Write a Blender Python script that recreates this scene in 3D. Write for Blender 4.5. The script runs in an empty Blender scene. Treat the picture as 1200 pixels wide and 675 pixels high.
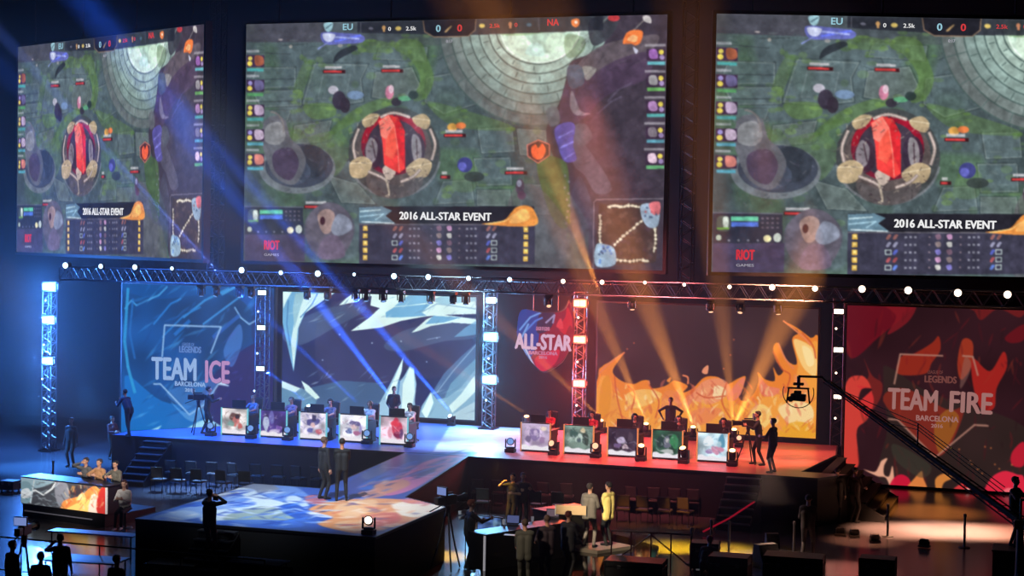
import bpy, bmesh, math, random
import numpy as np
from mathutils import Vector, Matrix, Euler
random.seed(7); RNG = np.random.default_rng(7)
SC = bpy.context.scene; COL = SC.collection
R = math.radians
# ------------------------------------------------------------------ camera
FPX, PSI, TH, RHO = 2000.0, .3152, .0339, .0170
CAMZ = 9.2
_f = np.array([-math.sin(PSI)*math.cos(TH), math.cos(PSI)*math.cos(TH), -math.sin(TH)])
_r = np.array([math.cos(PSI), math.sin(PSI), 0.0]); _u = np.cross(_r, _f)
_r, _u = math.cos(RHO)*_r+math.sin(RHO)*_u, -math.sin(RHO)*_r+math.cos(RHO)*_u
def ray(x, y): return _f+_r*(x-600)/FPX-_u*(y-337.5)/FPX
def at_z(x, y, z):
    d = ray(x, y); p = d*((z-CAMZ)/d[2]); return Vector((p[0], p[1], z))
def at_Y(x, y, Y):
    d = ray(x, y); p = d*(Y/d[1]); return Vector((p[0], Y, p[2]+CAMZ))
def proj(P):
    v = np.array([P[0], P[1], P[2]-CAMZ]); z = v@_f
    return (600+FPX*(v@_r)/z, 337.5-FPX*(v@_u)/z)
cam = bpy.data.cameras.new('camera'); co = bpy.data.objects.new('camera', cam); COL.objects.link(co)
cam.sensor_width = 36; cam.lens = 36*FPX/1200; cam.clip_end = 500
co.matrix_world = Matrix(((_r[0], _u[0], -_f[0], 0), (_r[1], _u[1], -_f[1], 0), (_r[2], _u[2], -_f[2], CAMZ), (0, 0, 0, 1)))
SC.camera = co
vs = SC.view_settings; vs.view_transform = 'Standard'; vs.look = 'None'; vs.exposure = 0; vs.gamma = 1; vs.use_curve_mapping = False
cy = SC.cycles
cy.max_bounces = 4; cy.diffuse_bounces = 2; cy.glossy_bounces = 3; cy.volume_bounces = 0; cy.transparent_max_bounces = 6
cy.use_denoising = True; cy.sample_clamp_indirect = 3; cy.caustics_reflective = False; cy.caustics_refractive = False
# ------------------------------------------------------------------ materials
def lin(c): return tuple((v/12.92 if v <= .04045 else ((v+.055)/1.055)**2.4) for v in [x/255 for x in c])
MATS = {}
def mat(name, rgb, rough=.6, metal=0, noise=0, nscale=20, emit=0, spec=.5):
    if name in MATS: return MATS[name]
    m = bpy.data.materials.new(name); m.use_nodes = True; nt = m.node_tree
    b = nt.nodes['Principled BSDF']; c = (*lin(rgb), 1)
    b.inputs['Base Color'].default_value = c; b.inputs['Roughness'].default_value = rough; b.inputs['Metallic'].default_value = metal
    b.inputs['Specular IOR Level'].default_value = spec
    if noise:
        n = nt.nodes.new('ShaderNodeTexNoise'); n.inputs['Scale'].default_value = nscale
        tc = nt.nodes.new('ShaderNodeTexCoord'); nt.links.new(tc.outputs['Object'], n.inputs['Vector'])
        mr = nt.nodes.new('ShaderNodeMix'); mr.data_type = 'RGBA'
        mr.inputs['A'].default_value = tuple(v*(1-noise) for v in c[:3])+(1,); mr.inputs['B'].default_value = tuple(min(1, v*(1+noise)) for v in c[:3])+(1,)
        nt.links.new(n.outputs['Fac'], mr.inputs['Factor']); nt.links.new(mr.outputs['Result'], b.inputs['Base Color'])
    if emit:
        b.inputs['Emission Color'].default_value = c; b.inputs['Emission Strength'].default_value = emit
    MATS[name] = m; return m
def emat(name, rgb, s=1.0, sample=False):
    if name in MATS: return MATS[name]
    m = bpy.data.materials.new(name); m.use_nodes = True; nt = m.node_tree; nt.nodes.clear()
    e = nt.nodes.new('ShaderNodeEmission'); o = nt.nodes.new('ShaderNodeOutputMaterial')
    e.inputs[0].default_value = (*lin(rgb), 1); e.inputs[1].default_value = s; nt.links.new(e.outputs[0], o.inputs[0])
    if not sample: m.cycles.emission_sampling = 'NONE'
    MATS[name] = m; return m
def screen_mat(name, s):
    m = bpy.data.materials.new(name); m.use_nodes = True; nt = m.node_tree; nt.nodes.clear()
    e = nt.nodes.new('ShaderNodeEmission'); o = nt.nodes.new('ShaderNodeOutputMaterial'); a = nt.nodes.new('ShaderNodeAttribute'); a.attribute_name = 'Col'
    nt.links.new(a.outputs['Color'], e.inputs[0]); e.inputs[1].default_value = s; nt.links.new(e.outputs[0], o.inputs[0])
    m.cycles.emission_sampling = 'NONE'; MATS[name] = m; return m
def print_mat(name, rough=.35, mul=1.0, emit=0):
    m = bpy.data.materials.new(name); m.use_nodes = True; nt = m.node_tree; b = nt.nodes['Principled BSDF']
    a = nt.nodes.new('ShaderNodeAttribute'); a.attribute_name = 'Col'; nt.links.new(a.outputs['Color'], b.inputs['Base Color']); b.inputs['Roughness'].default_value = rough
    if emit:
        nt.links.new(a.outputs['Color'], b.inputs['Emission Color']); b.inputs['Emission Strength'].default_value = emit
        m.cycles.emission_sampling = 'NONE'
    MATS[name] = m; return m
BLACK = mat('black_paint', (16, 16, 18), .55); BLACK2 = mat('black_fabric', (13, 13, 15), .9); STEEL = mat('truss_aluminium', (95, 97, 102), .35, .7)
DARKST = mat('dark_steel', (42, 43, 47), .4, .6); GREY = mat('grey_plastic', (70, 70, 74), .6); WHITE = mat('white_paint', (215, 215, 215), .5)
GLOSS = mat('gloss_black', (9, 9, 11), .06); LENSG = mat('lens_glass_dark', (25, 27, 34), .1)
# ------------------------------------------------------------------ mesh builder
class MB:
    def __init__(s): s.bm = bmesh.new()
    def box(s, c, d, rot=None, bev=0):
        M = Matrix.Translation(Vector(c)) @ (Euler(rot).to_matrix().to_4x4() if rot else Matrix())
        M = M @ Matrix.Diagonal((d[0], d[1], d[2], 1))
        r = bmesh.ops.create_cube(s.bm, size=1, matrix=M)
        if bev:
            es = list({e for v in r['verts'] for e in v.link_edges}); bmesh.ops.bevel(s.bm, geom=es, offset=bev, segments=2, affect='EDGES', profile=.5)
        return s
    def cone(s, p0, p1, r0, r1=None, n=10, caps=True):
        p0, p1 = Vector(p0), Vector(p1); r1 = r0 if r1 is None else r1; d = p1-p0; L = d.length
        q = Vector((0, 0, 1)).rotation_difference(d.normalized()) if L > 1e-9 else Vector((0, 0, 1)).rotation_difference(Vector((0, 0, 1)))
        M = Matrix.Translation((p0+p1)/2) @ q.to_matrix().to_4x4()
        bmesh.ops.create_cone(s.bm, cap_ends=caps, segments=n, radius1=r0, radius2=r1, depth=L, matrix=M); return s
    def tube(s, pts, r, n=8):
        for a, b in zip(pts[:-1], pts[1:]): s.cone(a, b, r, n=n)
        for p in pts[1:-1]: s.ball(p, (r, r, r), n)
        return s
    def ball(s, c, rad, n=12, rot=None):
        M = Matrix.Translation(Vector(c)) @ (rot.to_4x4() if rot is not None else Matrix()) @ Matrix.Diagonal((*rad, 1))
        bmesh.ops.create_uvsphere(s.bm, u_segments=n, v_segments=max(4, n*2//3), radius=1, matrix=M); return s
    def prism(s, pts, y0, y1, axis='y'):
        # polygon in (x,z) extruded over y, or in (x,y) extruded over z
        f = (lambda a, b, t: (a, t, b)) if axis == 'y' else ((lambda a, b, t: (a, b, t)) if axis == 'z' else (lambda a, b, t: (t, a, b)))
        A = [s.bm.verts.new(f(a, b, y0)) for a, b in pts]; B = [s.bm.verts.new(f(a, b, y1)) for a, b in pts]; n = len(pts)
        s.bm.faces.new(A); s.bm.faces.new(B[::-1])
        for i in range(n): s.bm.faces.new((A[i], B[i], B[(i+1) % n], A[(i+1) % n]))
        return s
    def torus(s, c, R0, r, n=20, k=6, rot=None, arc=(0, 2*math.pi)):
        full = abs(arc[1]-arc[0]-2*math.pi) < 1e-6; m = n if full else n+1
        M = Matrix.Translation(Vector(c)) @ (Euler(rot).to_matrix().to_4x4() if rot else Matrix()); rings = []
        for i in range(m):
            a = arc[0]+(arc[1]-arc[0])*i/n
            rings.append([s.bm.verts.new(M @ Vector(((R0+r*math.cos(b))*math.cos(a), (R0+r*math.cos(b))*math.sin(a), r*math.sin(b)))) for b in [2*math.pi*j/k for j in range(k)]])
        for i in range(n):
            A, B = rings[i], rings[(i+1) % m]
            for j in range(k): s.bm.faces.new((A[j], B[j], B[(j+1) % k], A[(j+1) % k]))
        return s
    def build(s, name, m, parent=None, smooth=False, loc=None, rot=None):
        bmesh.ops.recalc_face_normals(s.bm, faces=s.bm.faces)
        me = bpy.data.meshes.new(name); s.bm.to_mesh(me); s.bm.free(); me.materials.append(m)
        if smooth: me.polygons.foreach_set('use_smooth', [True]*len(me.polygons))
        o = bpy.data.objects.new(name, me); COL.objects.link(o)
        if parent is not None: o.parent = parent
        if loc is not None: o.location = loc
        if rot is not None: o.rotation_euler = rot
        return o
def empty(name, loc=(0, 0, 0), rz=0, label=None, cat=None, group=None, kind=None):
    o = bpy.data.objects.new(name, None); COL.objects.link(o); o.location = loc; o.rotation_euler = (0, 0, rz); o.empty_display_size = .2
    return tag(o, label, cat, group, kind)
def tag(o, label=None, cat=None, group=None, kind=None):
    if label: o['label'] = label
    if cat: o['category'] = cat
    if group: o['group'] = group
    if kind: o['kind'] = kind
    return o
def kids(o): return [c for c in KIDMAP.get(o.name, [])]
def copy_tree(o, parent=None):
    c = o.copy(); COL.objects.link(c); c.parent = parent
    for ch in [x for x in list(o.children)]: copy_tree(ch, c)
    return c
ORD = ['first', 'second', 'third', 'fourth', 'fifth', 'sixth', 'seventh', 'eighth', 'ninth', 'tenth', 'eleventh', 'twelfth', 'thirteenth', 'fourteenth', 'fifteenth',
       'sixteenth', 'seventeenth', 'eighteenth', 'nineteenth', 'twentieth', 'twenty-first', 'twenty-second', 'twenty-third', 'twenty-fourth', 'twenty-fifth', 'twenty-sixth']
# ------------------------------------------------------------------ colour painting on a grid of vertices
def homog(src, dst):
    A = []
    for (x, y), (u, v) in zip(src, dst):
        A.append([x, y, 1, 0, 0, 0, -u*x, -u*y, -u]); A.append([0, 0, 0, x, y, 1, -v*x, -v*y, -v])
    return np.linalg.svd(np.array(A, float))[2][-1].reshape(3, 3)
class Cv:
    def __init__(s, w, h, quad=None, base=(0, 0, 0)):
        s.w, s.h = w, h; s.a = np.ones((h, w, 3))*np.array(base)/255.0
        s.H = homog(quad, [(0, 0), (w-1, 0), (w-1, h-1), (0, h-1)]) if quad else np.eye(3)
        s.Y, s.X = np.mgrid[0:h, 0:w]
    def t(s, pts):
        p = np.c_[np.array(pts, float), np.ones(len(pts))] @ s.H.T; return p[:, :2]/p[:, 2:3]
    def mask(s, q):
        x0, x1 = max(0, int(q[:, 0].min())-1), min(s.w, int(q[:, 0].max())+3); y0, y1 = max(0, int(q[:, 1].min())-1), min(s.h, int(q[:, 1].max())+3)
        if x1 <= x0 or y1 <= y0: return None
        acc = 0
        for dx in (-.25, .25):
            for dy in (-.25, .25):
                X = s.X[y0:y1, x0:x1]+dx; Y = s.Y[y0:y1, x0:x1]+dy; ins = np.zeros(X.shape, bool); n = len(q)
                for i in range(n):
                    (ax, ay), (bx, by) = q[i], q[(i+1) % n]
                    if ay == by: continue
                    c = ((ay > Y) != (by > Y)) & (X < (bx-ax)*(Y-ay)/(by-ay)+ax); ins ^= c
                acc = acc+ins.astype(float)
        return (slice(y0, y1), slice(x0, x1)), acc/4
    def poly(s, pts, c, a=1.0, raw=False, c2=None):
        r = s.mask(np.array(pts, float) if raw else s.t(pts))
        if r is None: return s
        sl, m = r; m = (m*a)[..., None]; c = np.array(c)/255.0
        if c2 is not None:   # vertical blend from c (top) to c2 (bottom)
            k = np.linspace(0, 1, m.shape[0])[:, None, None]; c = c*(1-k)+np.array(c2)/255.0*k
        s.a[sl] = s.a[sl]*(1-m)+c*m; return s
    def sm(s, pts, c, a=1.0, c2=None, n=6, closed=True):
        return s.poly(smooth_pts(pts, n, closed), c, a, c2=c2)
    def ell(s, cx, cy, rx, ry, c, a=1.0, rot=0, c2=None, arc=None):
        th = np.linspace(0, 2*math.pi, 40, endpoint=False) if arc is None else np.linspace(R(arc[0]), R(arc[1]), 30)
        cr, sr = math.cos(rot), math.sin(rot)
        return s.poly([(cx+rx*math.cos(t)*cr-ry*math.sin(t)*sr, cy+rx*math.cos(t)*sr+ry*math.sin(t)*cr) for t in th], c, a, c2=c2)
    def line(s, pts, w, c, a=1.0, closed=False):
        q = s.t(pts); k = w*s.scale()/2
        if closed: q = np.vstack([q, q[:1]])
        for i in range(len(q)-1):
            d = q[i+1]-q[i]; L = np.hypot(*d)
            if L < 1e-6: continue
            d = d/L; n = np.array([-d[1], d[0]])*k; e = d*k*.4
            s.poly([q[i]-n-e, q[i+1]-n+e, q[i+1]+n+e, q[i]+n-e], c, a, raw=True)
        return s
    def scale(s):
        q = s.t([(s_ref[0], s_ref[1]), (s_ref[0]+10, s_ref[1])]) if False else None
        return s.sc if hasattr(s, 'sc') else 1
    def arcline(s, cx, cy, rx, ry, a0, a1, w, c, a=1.0, rot=0):
        cr, sr = math.cos(rot), math.sin(rot)
        return s.line([(cx+rx*math.cos(t)*cr-ry*math.sin(t)*sr, cy+rx*math.cos(t)*sr+ry*math.sin(t)*cr) for t in np.linspace(R(a0), R(a1), 24)], w, c, a)
    def rect(s, x0, y0, x1, y1, c, a=1.0): return s.poly([(x0, y0), (x1, y0), (x1, y1), (x0, y1)], c, a)
    def noise(s, cell, amt, col=None):
        g = RNG.random((s.h//cell+3, s.w//cell+3)); yy = s.Y/cell; xx = s.X/cell; y0 = yy.astype(int); x0 = xx.astype(int); fy = yy-y0; fx = xx-x0
        fy = fy*fy*(3-2*fy); fx = fx*fx*(3-2*fx)
        n = g[y0, x0]*(1-fx)*(1-fy)+g[y0, x0+1]*fx*(1-fy)+g[y0+1, x0]*(1-fx)*fy+g[y0+1, x0+1]*fx*fy
        if col is None: s.a *= (1+amt*(n-.5)*2)[..., None]
        else:
            m = (np.clip((n-.55)*4, 0, 1)*amt)[..., None]; s.a = s.a*(1-m)+np.array(col)/255*m
        return s
    def blur(s, n=1):
        for _ in range(n):
            p = np.pad(s.a, ((1, 1), (1, 1), (0, 0)), mode='edge')
            s.a = (p[1:-1, 1:-1]*4+2*(p[:-2, 1:-1]+p[2:, 1:-1]+p[1:-1, :-2]+p[1:-1, 2:])+p[:-2, :-2]+p[2:, 2:]+p[:-2, 2:]+p[2:, :-2])/16
        return s
    def mesh(s, name, fn, m, keep=None):
        """grid mesh; fn(u,v)->xyz arrays; colour attribute from the painting"""
        w, h = s.w, s.h; u = s.X/(w-1); v = s.Y/(h-1); P = np.stack(fn(u, v), -1).reshape(-1, 3).astype(np.float32)
        i = (s.Y[:-1, :-1]*w+s.X[:-1, :-1]); F = np.stack([i, i+w, i+w+1, i+1], -1)
        if keep is not None: F = F[keep[:-1, :-1] & keep[1:, 1:] & keep[:-1, 1:] & keep[1:, :-1]]
        F = F.reshape(-1, 4)
        me = bpy.data.meshes.new(name); me.vertices.add(len(P)); me.vertices.foreach_set('co', P.ravel())
        me.loops.add(F.size); me.loops.foreach_set('vertex_index', F.ravel().astype(np.int32)); me.polygons.add(len(F))
        me.polygons.foreach_set('loop_start', np.arange(0, F.size, 4, dtype=np.int32)); me.polygons.foreach_set('loop_total', np.full(len(F), 4, np.int32))
        me.update(calc_edges=True); a = np.clip(s.a, 0, 1); L = np.where(a <= .04045, a/12.92, ((a+.055)/1.055)**2.4)
        ca = me.color_attributes.new('Col', 'FLOAT_COLOR', 'POINT'); buf = np.ones((h*w, 4), np.float32); buf[:, :3] = L.reshape(-1, 3); ca.data.foreach_set('color', buf.ravel())
        me.materials.append(m); return me
def smooth_pts(pts, n=6, closed=True):
    P = [np.array(p, float) for p in pts]; N = len(P); out = []
    rng = range(N) if closed else range(N-1)
    for i in rng:
        if closed: p0, p1, p2, p3 = P[i-1], P[i], P[(i+1) % N], P[(i+2) % N]
        else: p0, p1, p2, p3 = P[max(i-1, 0)], P[i], P[i+1], P[min(i+2, N-1)]
        for k in range(n):
            t = k/n; out.append(.5*((2*p1)+(-p0+p2)*t+(2*p0-5*p1+4*p2-p3)*t*t+(-p0+3*p1-3*p2+p3)*t**3))
    if not closed: out.append(P[-1])
    return [tuple(p) for p in out]
def text_obj(body, m, parent, x, z, h, wscale=1.0, bold=0.0, y=-.02, name='lettering', label=None, shear=0, space=1.0, rotz=0, width=None):
    """lettering lying on a panel (x right, z up in the panel's own frame), centred on x,z, cap height h"""
    cu = bpy.data.curves.new('t', 'FONT'); cu.body = body; cu.size = h/.70; cu.align_x = 'CENTER'; cu.space_character = space; cu.shear = shear
    cu.extrude = .004; cu.resolution_u = 3
    to = bpy.data.objects.new('t', cu); COL.objects.link(to)
    dg = bpy.context.evaluated_depsgraph_get(); me = bpy.data.meshes.new_from_object(to.evaluated_get(dg)); bpy.data.objects.remove(to); bpy.data.curves.remove(cu)
    if bold:
        bb = bmesh.new(); b_ = bold*h*1.1
        for dx, dy in ((0, 0), (b_, 0), (-b_, 0), (0, b_*.8), (0, -b_*.8), (b_*2, 0)):
            m2 = me.copy(); m2.transform(Matrix.Translation((dx, dy, 0))); bb.from_mesh(m2); bpy.data.meshes.remove(m2)
        bb.to_mesh(me); bb.free()
    me.name = name; me.materials.clear(); me.materials.append(m)
    if width:
        xs = [v.co.x for v in me.vertices]; wscale = width/(max(xs)-min(xs)+1e-9)
    me.transform(Matrix.Diagonal((wscale, 1, 1, 1))); me.transform(Matrix.Translation((0, -h/2, 0))); me.transform(Matrix.Rotation(math.pi/2, 4, 'X')); 
    if rotz: me.transform(Matrix.Rotation(rotz, 4, 'Y'))
    o = bpy.data.objects.new(name, me); COL.objects.link(o); o.parent = parent; o.location = (x, y, z)
    if label: o['label'] = label
    return o
# ================================================================== the three big video screens
SCR_W, SCR_H, SCR_TOP = 15.41, 8.46, CAMZ+7.20
QC = [(288, 27), (781, 16), (778.5, 317), (285, 305)]
cv = Cv(640, 352, QC, (74, 88, 92)); cv.sc = 1.29
def ground(cv):
    cv.noise(60, .18); cv.noise(40, .5, (72, 104, 66)); cv.noise(25, .10)
    cv.rect(286, 20, 385, 48, (66, 62, 74), .75); cv.rect(385, 20, 520, 52, (70, 74, 82), .5)
    # paving slabs
    slab = [[(368, 74), (430, 75), (422, 92), (425, 117), (394, 122), (355, 120)], [(440, 84), (482, 78), (492, 100), (470, 118), (436, 112)],
            [(300, 78), (345, 78), (345, 100), (292, 102)], [(296, 106), (352, 104), (352, 122), (305, 124)], [(345, 146), (388, 140), (382, 164), (342, 168)],
            [(500, 90), (535, 84), (558, 120), (520, 132), (498, 118)], [(560, 150), (600, 148), (603, 176), (565, 178)], [(606, 150), (640, 152), (640, 182), (610, 180)],
            [(556, 185), (598, 184), (600, 215), (560, 216)], [(520, 212), (552, 210), (556, 236), (510, 238)], [(385, 205), (420, 215), (440, 238), (400, 236)],
            [(300, 128), (340, 128), (336, 140), (306, 142)], [(445, 52), (500, 54), (498, 70), (440, 68)], [(560, 222), (598, 222), (600, 240), (560, 240)], [(610, 216), (640, 216), (650, 250), (612, 250)]]
    for i, q in enumerate(slab):
        cv.poly(q, ((88, 104, 108), (96, 108, 106), (80, 96, 100))[i % 3], .75); cv.line(q, 1.1, (128, 140, 138), .55, closed=True)
        cx = sum(p[0] for p in q)/len(q); cy = sum(p[1] for p in q)/len(q); cv.line([(cx+(p[0]-cx)*1.06, cy+(p[1]-cy)*1.08) for p in q], .9, (44, 54, 58), .6, closed=True)
    cv.line([(378, 86), (410, 86), (405, 112), (372, 114)], 1, (130, 142, 146), .5, closed=True)
    for a in [[(288, 92), (345, 91)], [(292, 104), (350, 103)], [(330, 52), (360, 50)], [(290, 118), (345, 117)], [(300, 60), (340, 62)]]: cv.line(a, 1.2, (50, 58, 62), .7)
    for _ in range(520):
        x, y = random.uniform(286, 690), random.uniform(42, 300); a_ = random.choice((0, .35, -.5, 1.2, 1.57)); L_ = random.uniform(3, 13); dk = random.random() < .6
        cv.line([(x, y), (x+L_*math.cos(a_), y+L_*math.sin(a_))], random.uniform(.6, 1.3), (40, 50, 54) if dk else (124, 138, 136), random.uniform(.15, .42))
    for _ in range(160): cv.ell(random.uniform(290, 680), random.uniform(45, 300), random.uniform(2, 8), random.uniform(1.5, 5), random.choice([(80, 108, 66), (96, 126, 70), (62, 76, 80), (92, 104, 104)]), .28)
    # moss
    for g, al in (([(470, 44), (492, 48), (500, 66), (508, 90), (500, 112), (484, 116), (492, 90), (478, 66), (462, 56)], .8), ([(355, 122), (388, 120), (392, 134), (366, 138)], .8), ([(410, 130), (446, 114), (462, 118), (440, 130), (405, 148), (380, 160)], .7),
                  ([(340, 165), (392, 152), (410, 175), (388, 205), (352, 150)], .45), ([(500, 118), (545, 128), (600, 146), (590, 152), (530, 146)], .55), ([(424, 45), (460, 50), (450, 60), (420, 58)], .6), ([(540, 190), (560, 196), (556, 222), (530, 220)], .4), ([(354, 74), (366, 72), (352, 112), (342, 108)], .5)):
        cv.sm(g, (86, 116, 62), al*.8)
        for _ in range(14): q_ = random.choice(g); cv.ell(q_[0]+random.uniform(-12, 12), q_[1]+random.uniform(-9, 9), random.uniform(2, 6), random.uniform(1.5, 4), random.choice([(104, 136, 70), (78, 108, 58), (92, 118, 74)]), .45)
    # round flight of steps
    for rx, ry, c in ((116, 116, (96, 104, 104)), (103, 103, (112, 124, 122)), (92, 91, (122, 142, 138)), (81, 79, (134, 156, 150)), (70, 67, (146, 168, 160)), (59, 55, (156, 178, 168)), (50, 44, (168, 190, 176))):
        cv.ell(630, 30, rx, ry, c, .95); cv.arcline(630, 30, rx, ry, 20, 175, 1.6, (66, 84, 82), .8)
    for k, (rx, ry) in enumerate(((109, 109), (97, 97), (86, 85), (75, 73), (64, 61), (54, 49))):
        for a in range(60+k*7, 172, 17+k*2):
            t0, t1 = R(a), R(a+1); dx, dy = math.cos(t0), math.sin(t0); cv.line([(630+rx*.955*dx, 30+ry*.955*dy), (630+rx*1.05*dx, 30+ry*1.05*dy)], 1.2, (72, 90, 88), .8)
    cv.ell(632, 34, 46, 38, (200, 224, 206)); cv.ell(630, 32, 40, 30, (170, 200, 182), .9); cv.arcline(632, 34, 46, 38, 0, 180, 1.8, (222, 240, 226), .9)
    cv.sm([(595, 42), (606, 34), (618, 45), (632, 62), (612, 64), (598, 56)], (206, 228, 208)); cv.sm([(615, 62), (622, 50), (632, 50), (637, 64)], (190, 220, 208)); cv.sm([(640, 44), (655, 36), (664, 50), (655, 60), (640, 58)], (196, 222, 200))
    cv.sm([(662, 40), (684, 44), (682, 60), (664, 66)], (96, 120, 80), .45); cv.arcline(640, 30, 58, 30, -40, 30, 2.4, (180, 198, 180), .8)
    cv.sm([(588, 40), (640, 36), (622, 22), (584, 24)], (110, 150, 90), .5)
    # cliff at the side
    cv.sm([(781, 16), (720, 14), (700, 30), (708, 48), (690, 62), (668, 72), (662, 95), (655, 120), (640, 152), (650, 185), (665, 220), (690, 262), (700, 318), (790, 320), (790, 16)], (62, 54, 66))
    cv.sm([(684, 66), (705, 52), (735, 44), (770, 40), (762, 58), (720, 78), (690, 96), (672, 110), (668, 88)], (98, 88, 94), .8)
    cv.sm([(690, 22), (722, 18), (716, 40), (694, 52)], (58, 60, 68), .9); cv.line([(704, 26), (714, 16)], 2, (120, 130, 128), .7); cv.line([(740, 36), (756, 20)], 1.5, (140, 134, 130), .7)
    cv.sm([(664, 96), (690, 88), (720, 70), (760, 60), (758, 90), (712, 110), (680, 140), (656, 140)], (74, 58, 80), .9)
    cv.sm([(640, 128), (652, 124), (656, 142), (644, 146)], (100, 104, 110), .8); cv.sm([(670, 105), (680, 128), (692, 132), (676, 134), (668, 124)], (138, 134, 142), .7)
    cv.sm([(682, 77), (698, 79), (692, 90), (686, 92)], (156, 156, 150), .8); cv.sm([(664, 78), (680, 76), (684, 96), (668, 102)], (78, 92, 110), .8)
    cv.line([(712, 118), (724, 104), (740, 96)], 2.2, (92, 82, 104), .6); cv.line([(700, 132), (716, 118), (728, 112)], 2, (104, 94, 118), .5)
    cv.sm([(668, 150), (700, 188), (718, 220), (700, 226), (686, 205), (672, 190)], (88, 84, 100), .8); cv.sm([(680, 205), (700, 260), (690, 300), (668, 250)], (72, 74, 92), .6)
    cv.sm([(672, 148), (686, 144), (694, 160), (680, 170)], (86, 92, 104), .7)
    cv.sm([(650, 150), (664, 142), (674, 146), (672, 168), (676, 186), (662, 188), (654, 170)], (84, 78, 150)); cv.line([(655, 160), (672, 152)], 2, (120, 118, 196)); cv.line([(657, 172), (672, 165)], 2, (116, 114, 190)); cv.line([(662, 185), (673, 178)], 1.6, (120, 116, 190))
    cv.sm([(630, 185), (662, 188), (668, 220), (668, 262), (655, 264), (640, 235)], (70, 96, 56), .85)
    for i in range(9): cv.ell(664+random.uniform(-3, 4), 205+i*7, 1.6, 1.6, (126, 126, 150), .6)
    cv.sm([(600, 225), (640, 225), (690, 316), (600, 316)], (92, 84, 92), .5)
    # corner lantern of fire
    cv.sm([(729, 50), (733, 38), (742, 34), (752, 36), (750, 48), (744, 52), (738, 50)], (232, 120, 62)); cv.sm([(734, 46), (740, 40), (746, 42), (744, 48)], (250, 178, 120)); cv.sm([(741, 54), (747, 58), (744, 62)], (190, 190, 210))
    # icy streak by the top
    cv.sm([(376, 37), (398, 37), (424, 40), (424, 48), (402, 50), (380, 50)], (94, 100, 170)); cv.sm([(378, 38), (392, 39), (388, 47), (380, 46)], (190, 196, 225)); cv.line([(392, 47), (422, 40)], 2.4, (96, 110, 220)); cv.line([(392, 42), (420, 44)], 1.8, (150, 160, 215)); cv.line([(372, 56), (384, 48)], 1.4, (120, 130, 190))
    cv.sm([(395, 60), (412, 52), (418, 56), (400, 66), (390, 72)], (38, 42, 50), .85)
    # statue and plinth
    cv.ell(348, 196, 45, 30, (104, 112, 118)); cv.ell(350, 193, 40, 26, (60, 66, 80)); cv.ell(362, 188, 22, 20, (48, 54, 64), .8); cv.ell(340, 200, 24, 16, (66, 74, 90))
    cv.sm([(310, 140), (322, 134), (334, 140), (340, 160), (352, 172), (358, 190), (345, 215), (322, 206), (310, 180), (306, 160)], (92, 94, 102)); cv.sm([(312, 146), (328, 142), (334, 158), (326, 168), (310, 164)], (128, 130, 134)); cv.sm([(320, 178), (340, 172), (350, 190), (340, 210), (322, 200)], (70, 60, 80))
    cv.arcline(318, 150, 14, 20, -95, 10, 2, (116, 112, 112), .9)
    # crystal in its stone ring
    cv.ell(462, 178, 54, 54, (64, 68, 70)); cv.arcline(462, 180, 54, 50, 10, 170, 2.6, (112, 116, 122), .8); cv.ell(461, 176, 45, 44, (86, 76, 76)); cv.ell(461, 168, 38, 36, (104, 28, 46)); cv.ell(461, 166, 30, 34, (62, 52, 66))
    cv.arcline(461, 168, 34, 33, 185, 268, 7, (150, 26, 44)); cv.arcline(461, 168, 34, 33, 275, 350, 7, (140, 22, 44)); cv.ell(438, 178, 11, 18, (58, 40, 54), .9); cv.ell(487, 174, 11, 20, (52, 40, 56), .9); cv.sm([(434, 160), (442, 168), (440, 186), (432, 190), (428, 174)], (140, 134, 140), .8); cv.sm([(484, 156), (492, 162), (494, 182), (486, 188), (482, 170)], (150, 146, 148), .8); cv.line([(436, 164), (440, 184)], 1.4, (60, 40, 50), .8); cv.line([(488, 162), (489, 184)], 1.4, (60, 40, 50), .8)
    for pts in ([(424, 140), (434, 132), (444, 134), (438, 144), (428, 148)], [(483, 137), (496, 132), (504, 140), (500, 150), (488, 146)], [(410, 190), (424, 182), (436, 190), (428, 206), (412, 206)], [(476, 196), (492, 184), (506, 190), (500, 206), (482, 206)]):
        cv.sm(pts, (172, 152, 120)); cv.line([pts[0], pts[2]], 1, (206, 190, 160))
    for pts in ([(420, 150), (414, 168), (416, 184)], [(504, 150), (510, 168), (506, 186)], [(432, 200), (446, 206), (456, 212)], [(470, 212), (484, 206), (492, 198)], [(446, 136), (461, 131), (480, 136)]):
        cv.line(smooth_pts(pts, 5, False), 3.6, (148, 132, 126)); cv.line(smooth_pts(pts, 5, False), 1.2, (206, 190, 184))
    cv.sm([(430, 206), (461, 216), (495, 206), (488, 224), (460, 232), (436, 224)], (84, 78, 80)); cv.line([(452, 204), (456, 224), (456, 228)], 2.6, (170, 156, 140)); cv.sm([(448, 198), (456, 190), (464, 200), (456, 210)], (200, 180, 168))
    cv.poly([(443, 140), (455, 133), (466, 136), (474, 152), (475, 196), (468, 202), (450, 192), (448, 165)], (226, 62, 60)); cv.poly([(444, 141), (455, 133), (462, 146), (452, 162), (446, 158)], (250, 122, 108)); cv.poly([(452, 162), (462, 146), (466, 172), (460, 186), (451, 180)], (238, 88, 72)); cv.poly([(466, 136), (474, 152), (475, 196), (467, 175), (462, 146)], (206, 40, 48)); cv.line([(455, 134), (462, 146), (466, 172), (468, 200)], .9, (255, 160, 140), .8)
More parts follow.
